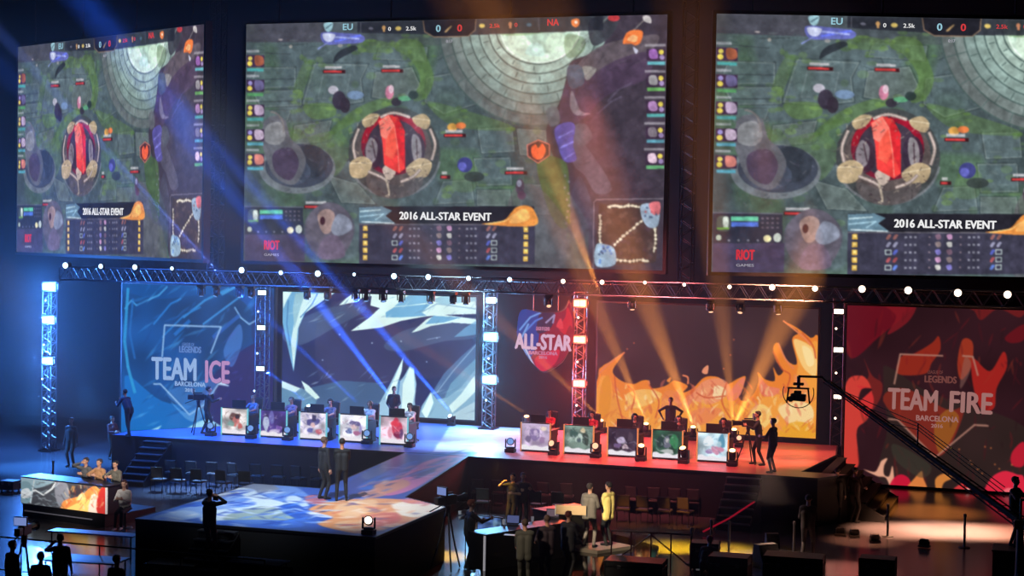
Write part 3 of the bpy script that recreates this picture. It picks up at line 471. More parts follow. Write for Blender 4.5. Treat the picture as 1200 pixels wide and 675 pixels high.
cv.sm([(1052, 438), (1056, 418), (1072, 414), (1092, 402), (1100, 394), (1102, 410), (1092, 425), (1084, 438)], (140, 40, 28)); cv.sm([(1128, 398), (1140, 402), (1138, 430), (1126, 445), (1122, 425)], (150, 50, 32)); cv.sm([(1140, 420), (1160, 435), (1176, 412), (1180, 430), (1168, 455), (1165, 478), (1150, 480), (1140, 450)], (156, 34, 30)); cv.sm([(1035, 470), (1060, 455), (1110, 480), (1130, 478), (1115, 520), (1098, 535), (1080, 520)], (120, 40, 32)); cv.sm([(1095, 500), (1110, 480), (1124, 490), (1112, 520), (1100, 530)], (150, 90, 34), .8)
for _ in range(110):
    x, y, L_, a_ = random.uniform(994, 1198), random.uniform(356, 575), random.uniform(6, 28), random.uniform(-2.2, -.6)
    cv.sm([(x, y), (x+math.cos(a_)*L_*.5-1.6, y+math.sin(a_)*L_*.5), (x+math.cos(a_)*L_, y+math.sin(a_)*L_), (x+math.cos(a_)*L_*.5+1.6, y+math.sin(a_)*L_*.5)], random.choice([(120, 24, 30), (40, 20, 24), (150, 50, 36), (80, 20, 28)]), .3, n=3)
for p in ([(1048, 450), (1055, 415), (1105, 417)], [(1128, 417), (1140, 418), (1146, 440)], [(1041, 491), (1052, 492), (1096, 536), (1142, 498), (1158, 499)]): cv.line(p, 1.9, (170, 120, 104), .9)
cv.sm([(1125, 455), (1135, 440), (1138, 425), (1130, 420)], (140, 100, 90), .5)
for p, c in (([(1012, 550), (1025, 553), (1030, 546), (1033, 540), (1040, 537), (1036, 546), (1036, 556), (1042, 558), (1046, 546), (1048, 570), (1044, 572), (1038, 560), (1028, 558)], (236, 170, 140)), ([(1042, 577), (1046, 562), (1056, 556), (1066, 562), (1066, 577)], (206, 24, 56)), ([(1060, 577), (1072, 560), (1080, 552), (1082, 560), (1086, 577)], (226, 130, 66)), ([(1098, 578), (1096, 562), (1106, 555), (1116, 560), (1106, 566), (1102, 578)], (214, 130, 60)), ([(1114, 580), (1128, 566), (1144, 572), (1150, 582)], (214, 56, 60)), ([(1126, 580), (1134, 572), (1142, 582)], (240, 190, 180)), ([(1155, 584), (1160, 562), (1176, 552), (1192, 556), (1200, 560), (1200, 588)], (226, 40, 66)), ([(1186, 545), (1186, 530), (1200, 518), (1200, 545)], (190, 30, 50)), ([(1172, 584), (1180, 572), (1196, 576), (1200, 588)], (240, 110, 120))):
    cv.sm(p, c, .95)
for _ in range(14): cv.ell(random.uniform(1100, 1190), random.uniform(520, 560), 1, 1, (200, 110, 60), .8)
cv.sm([(1048, 520), (1090, 545), (1080, 560), (1050, 540)], (60, 62, 50), .5)
cv.blur(2)
TF = panel(cv, 'fire_team_backdrop', *A, 'dark red backdrop panel with flames and a shield reading TEAM FIRE', .95, Q, 'backdrop panel')
TFT = emat('lit_rose_grey_lettering', (156, 110, 106)); TFT2 = emat('lit_dim_rose_lettering', (110, 62, 58))
PT(TF, 'TEAM', 1070, 468, 25, TFT, 59, .035, rotz=R(.5)); PT(TF, 'FIRE', 1137, 471.5, 25, TFT, 51, .035, rotz=R(1)); PT(TF, 'LEAGUE OF', 1096, 436, 4, TFT2, 18, .01); PT(TF, 'LEGENDS', 1102, 444.5, 8, TFT2, 38, .05); PT(TF, 'BARCELONA', 1098, 490.5, 6.5, TFT, 50, .03); PT(TF, '2016', 1098, 499, 4.4, TFT, 14, .03)
# --- shield sign in the middle
Y = 61.9; r = empty('event_shield_sign', at_Y(637, 437, Y), 0, 'hanging shield sign reading ALL-STAR, half blue ice and half red flame', 'sign')
def sq(x, y): 
    p = at_Y(x, y, Y); q = r.location; return (p.x-q.x, p.z-q.z)
SH = [(612, 363), (636, 366), (657, 364), (664, 358), (667, 352), (672, 372), (672, 396), (662, 420), (652, 430), (638, 437), (628, 430), (618, 418), (608, 398), (607, 384)]
cvs = Cv(150, 180, [(603, 348), (677, 348), (677, 440), (603, 440)], (30, 40, 110)); cvs.sc = 2
cvs.poly([(603, 348), (640, 348), (640, 440), (603, 440)], (24, 62, 150)); cvs.sm([(636, 348), (677, 348), (677, 440), (620, 440), (632, 400)], (140, 18, 44)); cvs.sm([(634, 365), (650, 366), (645, 385), (630, 390)], (44, 34, 66))
for p, c in (([(610, 388), (622, 372), (634, 366)], (110, 160, 230)), ([(616, 390), (628, 376), (636, 372)], (80, 130, 220)), ([(612, 398), (620, 380)], (120, 170, 230)), ([(616, 408), (624, 424), (628, 432)], (190, 206, 236)), ([(612, 404), (618, 418)], (110, 150, 220)), ([(640, 378), (650, 368), (648, 378)], (150, 150, 190))): cvs.line(p, 2.2, c)
for p, c in (([(655, 385), (662, 370), (664, 358), (670, 372), (668, 392)], (206, 30, 48)), ([(652, 382), (657, 372), (660, 384)], (230, 60, 70)), ([(632, 434), (628, 422), (640, 414), (656, 410), (652, 426), (640, 436)], (212, 30, 62)), ([(662, 396), (668, 380), (672, 396)], (150, 20, 40))): cvs.sm(p, c)
cvs.blur(1)
x0, z1 = sq(603, 348); x1, z0 = sq(677, 440)
keep = np.zeros((cvs.h, cvs.w)); rr = cvs.mask(cvs.t(smooth_pts(SH, 4))); keep[rr[0]] = rr[1]
me = cvs.mesh('shield_face', lambda u, v: (x0+(x1-x0)*u, 0*u-.05, z1+(z0-z1)*v), screen_mat('shield_picture', .9), keep > .4)
o = bpy.data.objects.new('shield_face', me); COL.objects.link(o); o.parent = r
MB().prism([sq(*p) for p in smooth_pts(SH, 4)], -.04, .08).build('backing_board', BLACK, r)
MB().cone((sq(625, 364)[0], 0, sq(625, 364)[1]), (sq(625, 364)[0], 0, sq(625, 340)[1]), .02).build('hanging_wire', STEEL, r); MB().cone((sq(654, 364)[0], 0, sq(654, 364)[1]), (sq(654, 364)[0], 0, sq(654, 340)[1]), .02).build('hanging_wire', STEEL, r)
k = 61.9/math.cos(PSI)/FPX*1.0
def ST(s, x, y, h, m, w, **kw):
    a, b = sq(x, y); c, _ = sq(x+10, y); kk = (c-a)/10; return text_obj(s, m, r, a, b, h*kk, bold=.05, width=w*kk, y=-.09, **kw)
ST('ALL-STAR', 637, 400.5, 17, emat('lit_pink_white_lettering', (206, 176, 200)), 67, rotz=R(.5)); ST('BARCELONA', 637, 413.5, 4, emat('lit_pink_lettering', (190, 120, 150)), 34); ST('2016', 637, 418.5, 3, MATS['lit_pink_lettering'], 10); ST('LEAGUE OF LEGENDS', 637, 385, 4, MATS['lit_pink_lettering'], 16)
# ================================================================== stage
ST_Z = CAMZ-7.7
main_poly = [(-33.0, 54.45), (-20.0, 54.45), (-7.4, 54.3), (-6.6, 55.5), (-8.1, 55.6), (-7.6, 60.3), (-7.9, 63.1), (-29.35, 63.1), (-29.35, 60.3), (-33.0, 55.6)]
small_poly = [(-23.0, 39.15), (-16.25, 39.15), (-16.25, 44.2), (-17.9, 45.4), (-19.22, 54.45), (-21.5, 54.45), (-20.7, 45.9), (-23.0, 45.9)]
def deck_canvas():
    x0, x1, y0, y1 = -33.4, -6.4, 38.9, 63.3
    w, h = 620, 560
    c = Cv(w, h, None, (150, 160, 176)); c.sc = 1
    q = [proj(Vector((a, b, ST_Z))) for a, b in ((x0, y1), (x1, y1), (x1, y0), (x0, y0))]
    c.H = homog(q, [(0, 0), (w-1, 0), (w-1, h-1), (0, h-1)]); c.sc = 9
    return c, (x0, x1, y0, y1)
cd, BB = deck_canvas()
cd.poly([(90, 480), (420, 490), (560, 490), (545, 545), (90, 530)], (92, 120, 200)); cd.poly([(540, 480), (640, 480), (620, 560), (500, 540)], (176, 190, 214)); cd.poly([(640, 480), (1040, 480), (1040, 600), (600, 560)], (205, 108, 106))  # wash of the blue, white and red stage lamps painted into the deck
cd.noise(40, .15)
# small stage and link: ice cracks meeting flame colours, put in the deck colour
cd.poly([(140, 620), (380, 560), (480, 530), (560, 530), (470, 590), (530, 590), (440, 640), (140, 620)], (44, 88, 178))
def S(p, c, a=1.0): cd.sm(p, c, a)
S([(165, 603), (220, 590), (300, 578), (300, 590), (240, 606), (180, 612)], (64, 110, 200)); S([(200, 600), (240, 590), (300, 580), (310, 588), (250, 604), (215, 606)], (130, 166, 220)); S([(180, 606), (215, 598), (235, 604), (200, 612)], (180, 206, 232), .8)
S([(235, 606), (252, 598), (290, 594), (300, 590), (292, 584), (280, 578), (270, 572), (296, 573), (305, 580), (330, 588), (345, 592), (320, 594), (290, 600), (262, 612), (240, 612)], (206, 224, 232)); S([(262, 606), (300, 594), (330, 594), (352, 604), (320, 612), (280, 614)], (146, 166, 160)); S([(330, 578), (350, 582), (362, 592), (356, 596), (338, 590)], (196, 216, 236)); S([(308, 578), (330, 576), (322, 568), (345, 570), (362, 582), (340, 580), (330, 588)], (110, 150, 220)); S([(326, 594), (345, 590), (360, 600), (350, 608), (335, 602)], (28, 78, 176)); S([(358, 600), (372, 597), (394, 600), (400, 606), (375, 606)], (196, 206, 232)); S([(255, 610), (340, 610), (350, 618), (270, 618)], (60, 110, 210), .8)
S([(358, 582), (376, 580), (384, 590), (362, 590)], (206, 110, 110), .9); S([(378, 590), (410, 585), (450, 584), (500, 588), (525, 594), (480, 612), (430, 625), (400, 622), (372, 614), (390, 606), (362, 598)], (224, 150, 96)); S([(400, 590), (440, 586), (436, 600), (410, 606), (392, 600)], (240, 190, 140), .9); S([(460, 590), (495, 588), (520, 594), (490, 606), (468, 602)], (246, 226, 200)); S([(470, 584), (512, 586), (515, 590), (480, 590)], (220, 130, 140), .9); S([(430, 606), (460, 600), (470, 610), (438, 618)], (206, 96, 84), .8); S([(395, 612), (430, 610), (425, 622), (400, 620)], (240, 196, 150), .8)
for _ in range(130):
    x, y = random.uniform(165, 370), random.uniform(576, 616); L_ = random.uniform(8, 40); dy = random.uniform(-9, 5)
    cd.poly([(x, y), (x+L_*.5, y+dy*.5-1.1), (x+L_, y+dy), (x+L_*.5, y+dy*.5+1.1)], random.choice([(232, 240, 244), (30, 70, 190), (70, 130, 230), (190, 214, 240), (20, 50, 140)]), .6)
for _ in range(70):
    x, y = random.uniform(385, 500), random.uniform(586, 622); L_ = random.uniform(8, 34); dy = random.uniform(-5, 5)
    cd.poly([(x, y), (x+L_*.5, y+dy*.5-1.3), (x+L_, y+dy), (x+L_*.5, y+dy*.5+1.3)], random.choice([(250, 210, 160), (206, 84, 66), (240, 150, 80), (250, 236, 220), (96, 70, 120)]), .5)
cd.poly([(408, 565), (470, 532), (548, 536), (474, 585), (400, 580)], (58, 76, 150)); S([(420, 570), (470, 545), (490, 540), (480, 550), (440, 572)], (54, 104, 190), .9); S([(470, 560), (500, 540), (548, 532), (520, 552), (480, 575), (450, 580)], (196, 110, 150)); S([(440, 568), (470, 562), (480, 568), (456, 578), (440, 576)], (206, 140, 110)); S([(480, 556), (505, 548), (510, 552), (490, 560)], (60, 50, 110), .8); S([(420, 578), (440, 574), (452, 580), (430, 584)], (226, 150, 110), .8); S([(425, 555), (450, 545), (452, 552), (430, 562)], (120, 130, 170), .7)
for _ in range(60):
    x = random.uniform(415, 530); y = 585-(x-415)*.38+random.uniform(-14, 4); L_ = random.uniform(6, 24)
    cd.poly([(x, y), (x+L_*.5, y-L_*.15-1.2), (x+L_, y-L_*.3), (x+L_*.5, y-L_*.15+1.2)], random.choice([(60, 110, 210), (226, 130, 150), (40, 50, 120), (236, 170, 130), (150, 170, 230)]), .5)
for _ in range(160):
    x, y = random.uniform(120, 1000), random.uniform(492, 560); L_ = random.uniform(20, 80)
    cd.poly([(x, y), (x+L_*.5, y-.9), (x+L_, y+random.uniform(-2, 2)), (x+L_*.5, y+.9)], random.choice([(230, 236, 244), (90, 120, 200)]) if x < 600 else random.choice([(240, 190, 170), (150, 60, 56)]), .3)
cd.blur(1)
kp = np.zeros((cd.h, cd.w), bool)
def topx(p): return [((a-BB[0])/(BB[1]-BB[0])*(cd.w-1), (BB[3]-b)/(BB[3]-BB[2])*(cd.h-1)) for a, b in p]
km = np.zeros((cd.h, cd.w)); 
for pl in (main_poly, small_poly):
    sl, m = cd.mask(np.array(topx(pl))); km[sl] = np.maximum(km[sl], m)
DECK = print_mat('deck_pattern_and_wash', .32)
stage = empty('stage', (-20, 54.45, 0), 0, 'long raised stage with a lower catwalk running to a small front platform', 'stage')
OFF = stage.location
me = cd.mesh('deck', lambda u, v: (BB[0]+(BB[1]-BB[0])*u-OFF.x, BB[3]-(BB[3]-BB[2])*v-OFF.y, 0*u+ST_Z), DECK, km > .4); o = bpy.data.objects.new('deck', me); COL.objects.link(o); o.parent = stage
for nm, pl in (('main_skirt', main_poly), ('front_platform_skirt', small_poly)):
    b = MB(); b.prism([(a-OFF.x, c-OFF.y) for a, c in pl], .0, ST_Z-.012, 'z'); b.build(nm, BLACK2, stage)
for nm, pl in (('edge_strip', main_poly), ('edge_strip', small_poly)):
    b = MB(); n = len(pl)
    for i in range(n):
        p, q = Vector((*pl[i], 0)), Vector((*pl[(i+1) % n], 0)); 
        if pl is main_poly and 0: continue
        d = (q-p); mid = (p+q)/2
        if pl is small_poly and abs(p.y-54.45) < .01 and abs(q.y-54.45) < .01: continue
        b.box((mid.x-OFF.x, mid.y-OFF.y, ST_Z-.03), (d.length, .04, .07), (0, 0, math.atan2(d.y, d.x)))
    b.build(nm, DARKST, stage)
# ================================================================== room
FLOOR = mat('dark_gloss_floor', (70, 68, 72), .2, noise=.25, nscale=.6)
b = MB(); b.box((-20, 45, -.05), (110, 90, .1)); f = b.build('floor', FLOOR); tag(f, 'dark glossy arena floor around the stage', 'floor', kind='structure')
b = MB(); b.box((-20, 70, 12), (110, .3, 24)); w = b.build('wall_back', mat('black_drape', (7, 7, 9), .95, noise=.2, nscale=1)); tag(w, 'black draped wall far behind the stage', 'wall', kind='structure')
W = bpy.data.worlds.new('w'); SC.world = W; W.use_nodes = True; W.node_tree.nodes['Background'].inputs[0].default_value = (.05, .06, .12, 1); W.node_tree.nodes['Background'].inputs[1].default_value = .06
# ------------------------------------------------------------------ lights
def aim(o, tgt):
    d = Vector(tgt)-o.location; o.rotation_euler = d.to_track_quat('-Z', 'Y').to_euler()
def spot(loc, tgt, col, e, deg, blend=.6, rad=.08, name='spot_light'):
    l = bpy.data.lights.new(name, 'SPOT'); l.color = col; l.energy = e; l.spot_size = R(deg); l.spot_blend = blend; l.shadow_soft_size = rad
    o = bpy.data.objects.new(name, l); COL.objects.link(o); o.location = loc; aim(o, tgt); return o
def area(loc, tgt, col, e, sx, sy, name='area_light'):
    l = bpy.data.lights.new(name, 'AREA'); l.color = col; l.energy = e; l.shape = 'RECTANGLE'; l.size = sx; l.size_y = sy
    o = bpy.data.objects.new(name, l); COL.objects.link(o); o.location = loc; aim(o, tgt); return o
BLUE = (.06, .25, 1); RED = (1, .16, .08); ORG = (1, .33, .06); WARM = (1, .7, .4)
# ================================================================== trusses and lamps
def truss_geo(L, w, h, step=None, r=.025):
    """parts of a truss along +x from 0 to L, section w (y) by h (z), centred"""
    step = step or h*1.1; ch = []
    for sy in (-1, 1):
        for sz in (-1, 1):
            b = MB(); b.cone((0, sy*w/2, sz*h/2), (L, sy*w/2, sz*h/2), r, n=6); ch.append(b)
    z = MB(); n = max(1, round(L/step)); s = L/n
    for i in range(n):
        x0, x1, xm = i*s, (i+1)*s, (i+.5)*s
        for sy in (-1, 1): z.cone((x0, sy*w/2, -h/2), (xm, sy*w/2, h/2), r*.55, n=4, caps=False).cone((xm, sy*w/2, h/2), (x1, sy*w/2, -h/2), r*.55, n=4, caps=False)
        for sz in (-1, 1): z.cone((x0, -w/2, sz*h/2), (x0, w/2, sz*h/2), r*.5, n=4, caps=False).cone((x0, -w/2, sz*h/2), (x1, w/2, sz*h/2), r*.5, n=4, caps=False)
    for sy in (-1, 1): z.cone((0, sy*w/2, -h/2), (0, sy*w/2, h/2), r*.6, n=4).cone((L, sy*w/2, -h/2), (L, sy*w/2, h/2), r*.6, n=4)
    return ch, z
def truss(loc, L, w, h, label, vertical=False, rz=0, m=None, step=None, r=.025, name='lighting_truss'):
    o = empty(name, loc, rz, label, 'truss'); ch, z = truss_geo(L, w, h, step, r); m = m or STEEL
    for b in ch: b.build('chord', m, o)
    z.build('bracing', m, o)
    if vertical: o.rotation_euler = (0, -math.pi/2, rz)
    return o
TZ1, TZ0, TY = CAMZ-1.66, CAMZ-2.14, 55.5
truss((-35.8, TY, (TZ0+TZ1)/2), 38.2, .42, TZ1-TZ0, 'long horizontal lighting truss hung below the three video screens', step=.62)
def vtruss(px, Y, z0, ztop, label, w=.4, m=None, name='truss_tower'):
    p = at_Y(px, 400, Y); o = truss((p.x, Y, z0+.03), ztop-z0-.03, w, w, label, True, 0, m, step=.5, name=name)
    bp = MB(); bp.box((-.0, 0, 0), (.05, w+.25, w+.25)); bp.build('base_plate', DARKST, o); return o
PX = {}
vtruss(58, 59.3, 0, CAMZ-2.4, 'standalone blue lit truss tower at the far edge of the ice side')
vtruss(308, 60.1, ST_Z, CAMZ-2.3, 'truss tower between the TEAM ICE panel and the ice led wall')
vtruss(574, 62.3, ST_Z, CAMZ-2.3, 'truss tower right beside the ice led wall with blue white strobes')
vtruss(680, 62.3, ST_Z, CAMZ-2.3, 'truss tower beside the shield sign with red glowing strobes')
vtruss(983, 63.3, 0, CAMZ-2.3, 'truss tower between the fire led wall and TEAM FIRE panel')
for px, lab in ((254, 'dark vertical truss between the angled screen and the middle screen'), (806, 'dark vertical truss between the middle screen and the fire side screen')):
    p = at_Y(px, 200, 57); truss((p.x, 57, CAMZ-2.2), 13, .45, .45, lab, True, 0, DARKST, step=.6, name='screen_support_truss')
# rear truss carrying the led walls
truss((-37, 62.6, CAMZ-2.2), 38, .4, .45, 'rear lighting truss running above the led walls', step=.8, m=DARKST)
LE = {}
def lens_mat(n, rgb, s): return emat('lamp_'+n, rgb, s)
L_BW = lens_mat('blue_white', (190, 225, 255), 4); L_B = lens_mat('ice_blue', (120, 190, 255), 5); L_W = lens_mat('warm_white', (255, 226, 200), 4); L_R = lens_mat('red_orange', (255, 150, 120), 6); L_O = lens_mat('orange', (255, 190, 120), 7); L_DIM = lens_mat('dim_blue', (110, 150, 210), 1.2); L_DO = lens_mat('dim_orange', (255, 190, 150), 1.6)
def par_lamp(lens):
    o = empty('par_lamp'); MB().cone((0, .16, .02), (0, -.08, -.0), .075, .11, n=16).torus((0, -.08, 0), .11, .014, 16, 5, (math.pi/2, 0, 0)).build('housing', BLACK, o)
    MB().ball((0, -.085, 0), (.098, .03, .098), 14).build('lens', lens, o)
    MB().box((0, .05, -.18), (.26, .03, .012)).box((-.125, .05, -.09), (.012, .03, .19)).box((.125, .05, -.09), (.012, .03, .19)).cone((0, .05, -.18), (0, .05, -.25), .02, n=8).build('bracket', DARKST, o)
    return o
PARP = {m.name: None for m in (L_BW, L_W)}
lamps = [(80, 311, 'b', 1.15), (121, 312, 'b', .9), (161, 313, 'b', 1), (204, 314.5, 'b', .7), (286, 316.5, 'b', 1.1), (331.5, 319.5, 'b', .8), (375, 320.5, 'b', 1.1), (417, 321.5, 'b', .6), (464, 323.5, 'b', 1.05), (504, 324.5, 'b', 1), (551, 326, 'b', .85), (599, 327.5, 'b', .85),
         (661.5, 329.5, 'w', .8), (707, 330.5, 'w', .8), (757, 331, 'w', .6), (803, 333.5, 'w', .6), (856, 336, 'w', .7), (906, 336.5, 'w', 1), (956, 338, 'w', .95), (1011, 338.5, 'w', 1.15), (1065, 340, 'w', 1.2), (1123, 343, 'w', 1.2), (1181, 345, 'w', 1.2)]
proto = {}
for i, (x, y, k, s) in enumerate(lamps):
    m = L_BW if k == 'b' else L_W
    if k not in proto: o = proto[k] = par_lamp(m)
    else: o = copy_tree(proto[k])
    p = at_Y(x, y, TY-.2); o.location = (p.x, TY-.3, p.z); o.scale = (s*.98,)*3
    j = i if k == 'b' else i-12; side = 'ice blue' if k == 'b' else 'warm white'
    tag(o, '%s round lamp on the front truss, %s of its colour rightward' % (side, ORD[j]), 'lamp', '%s lamps along the front truss' % side)
# moving heads
def moving_head(hang, pan, tilt, lens, s=1):
    """yoke lamp; tilt = beam elevation in degrees, pan about z; hang = upside down"""
    o = empty('moving_head_lamp'); sg = -1 if hang else 1
    MB().box((0, 0, sg*.07), (.36, .34, .14), bev=.02).box((0, -.171, sg*.07), (.16, .004, .05)).build('base', BLACK, o)
    y = MB(); y.box((0, 0, sg*.175), (.3, .2, .05), bev=.015).box((-.175, 0, sg*.33), (.05, .15, .33), bev=.015).box((.175, 0, sg*.33), (.05, .15, .33), bev=.015)
    yo = y.build('yoke', BLACK, o); yo.rotation_euler = (0, 0, pan)
    h = MB(); h.cone((0, .16, 0), (0, -.19, 0), .105, .13, n=18).ball((0, .16, 0), (.105, .07, .105), 16).torus((0, -.19, 0), .125, .018, 20, 6, (math.pi/2, 0, 0)); 
    for k in range(4): h.torus((0, .02+.035*k, 0), .117-.004*k, .007, 18, 4, (math.pi/2, 0, 0))
    ho = h.build('head', GREY if 0 else BLACK, o, smooth=True); ho.location = (0, 0, sg*.38); ho.rotation_euler = Euler((-R(tilt), 0, pan), 'XYZ')
    l = MB().ball((0, -.2, 0), (.108, .035, .108), 16).build('lens', lens, ho)
    o.scale = (s,)*3; return o
hang_px = [(236, 333), (254, 334), (281, 336), (295, 336), (360, 342), (384, 343), (417, 343), (429, 344), (449, 346), (470, 347), (505, 348), (531, 347), (546, 349), (643, 350), (741, 353), (833, 355), (868, 352), (912, 356)]
for i, (x, y) in enumerate(hang_px):
    p = at_Y(x, y, TY); o = moving_head(True, random.uniform(-.8, .8), -random.uniform(50, 85), L_DIM if x < 600 else L_DO, .72)
    o.location = (p.x, TY, TZ0-.03)
    tag(o, 'black moving head lamp hanging under the front truss, %s of them counting rightward' % ORD[i], 'stage lamp', 'moving heads hanging under the front truss')
def strobe(lens, w=.56, h=.3):
    o = empty('strobe_lamp'); MB().box((0, .1, 0), (w+.1, .16, h+.1), bev=.02).build('housing', BLACK, o)
    for s in (-1, 1): MB().box((s*w*.25, .0, 0), (w*.47, .04, h*.9), bev=.015).build('lamp_window', lens, o)
    MB().box((-w/2-.08, .1, 0), (.02, .06, .2)).box((w/2+.08, .1, 0), (.02, .06, .2)).box((0, .22, 0), (w+.18, .02, .06)).build('bracket', DARKST, o); return o
ST_L = [(57, 336, 59.3, 'far ice side tower', L_BW, 1.0, BLUE), (56, 375, 59.3, 'far ice side tower', L_BW, .9, BLUE), (55, 423, 59.3, 'far ice side tower', L_BW, .8, BLUE),
        (307, 343, 60.1, 'tower next to the TEAM ICE panel', L_BW, .62, None), (306, 384, 60.1, 'tower next to the TEAM ICE panel', L_BW, .62, None), (305, 432, 60.1, 'tower next to the TEAM ICE panel', L_BW, .62, None),
        (575, 352, 62.3, 'tower beside the ice led wall', L_BW, .65, (.3, .6, 1)), (574.5, 395, 62.3, 'tower beside the ice led wall', L_BW, .95, (.15, .5, 1)), (573, 445, 62.3, 'tower beside the ice led wall', L_BW, .95, (.15, .5, 1)),
        (679.5, 355.5, 62.3, 'tower beside the shield sign', L_R, .85, (1, .12, .04)), (679, 398, 62.3, 'tower beside the shield sign', L_R, .8, (1, .12, .06)), (678.5, 449.5, 62.3, 'tower beside the shield sign', L_R, .8, (1, .08, .06)),
        (983, 365, 63.3, 'tower beside the TEAM FIRE panel', L_W, .62, None), (982.6, 410, 63.3, 'tower beside the TEAM FIRE panel', L_W, .62, None), (981.5, 465, 63.3, 'tower beside the TEAM FIRE panel', L_W, .5, None)]
GLOWS = []
for i, (x, y, Y, lab, m, s, glow) in enumerate(ST_L):
    Yf = Y-.46; p = at_Y(x, y, Yf); o = strobe(m); o.location = p; o.scale = (s, s, s)
    o.location.x += 0
    tag(o, '%s glowing strobe on the %s' % (('topmost', 'middle', 'lowest')[i % 3], lab), 'strobe lamp', 'strobes on the '+lab)
    if glow: GLOWS.append((p, glow, s))
# tiny lamps on the towers
TL = [(54, 352, 59.3), (52, 404, 59.3), (50, 444, 59.3), (303, 365, 60.1), (302, 414, 60.1), (298.5, 458, 60.1), (574, 372, 62.3), (573, 420, 62.3), (570, 469, 62.3), (678, 372, 62.3), (677, 424, 62.3), (676, 475, 62.3), (980, 385, 63.3), (980, 437, 63.3), (979, 490, 63.3)]
for i, (x, y, Y) in enumerate(TL):
    o = copy_tree(proto['b' if x < 600 else 'w']); p = at_Y(x, y, Y-.45); o.location = p; o.scale = (.42,)*3
    tag(o, 'tiny lamp on the %s, %s' % (ST_L[i//3*3][3], ('just under its topmost strobe', 'between its lower two strobes', 'below its lowest strobe')[i % 3]), 'lamp', 'tiny tower lamps')
# moving heads standing on the deck
floor_heads = [(247, 511, 0), (294, 514, 0), (337, 516, 0), (383, 516, 0), (430, 520, 0), (480, 524, 0), (598, 530, 0), (649, 533, 1), (698, 536, 1), (751, 540, 2), (801, 543, 2), (858, 546, 2), (432, 626, 1), (529, 499, 1), (866, 524, 1)]
names = ['before the first ice desk', 'before the gap after the first ice desk', 'before the gap after the second ice desk', 'before the gap after the third ice desk', 'before the gap after the fourth ice desk', 'past the last ice desk', 'alone by the meeting of blue and red deck', 'after the first fire desk', 'after the second fire desk', 'after the third fire desk', 'after the fourth fire desk', 'past the last fire desk', 'on the corner of the front platform', 'behind the catwalk near the ice led wall', 'behind the fire camera crew']
for i, (x, y, k) in enumerate(floor_heads):
    p = at_z(x, y, ST_Z); lens = (L_DIM, L_DO if i != 12 else L_W, L_O)[k]
    if i == 13: lens = L_BW
    o = moving_head(False, (.3, -.25, .15)[i % 3] if i > 5 else .35, (12, 18, 62)[k] if i != 13 else 40, lens, .95 if i < 12 else (.86, .8, .8)[i-12]); o.location = p
    tag(o, 'moving head lamp on the deck, %s' % names[i], 'stage lamp', 'moving heads standing on the stage')
BACK = [((470, 498), 'behind the last ice desk'), ((425, 495), 'behind the fourth ice desk'), ((362, 490), 'behind the third ice desk'), ((812, 516), 'behind the fourth fire desk'), ((860, 519), 'behind the last fire desk'), ((757, 512), 'behind the gap after the third fire desk'), ((704, 508), 'behind the second fire desk'), ((617, 503), 'behind the first fire desk')]
for i, (p_, lab) in enumerate(BACK):
    o = moving_head(False, .2, 68, L_BW if i < 3 else L_O, .9); o.location = at_z(*p_, ST_Z); tag(o, 'moving head lamp on the rear deck, '+lab, 'stage lamp', 'moving heads at the rear of the deck')
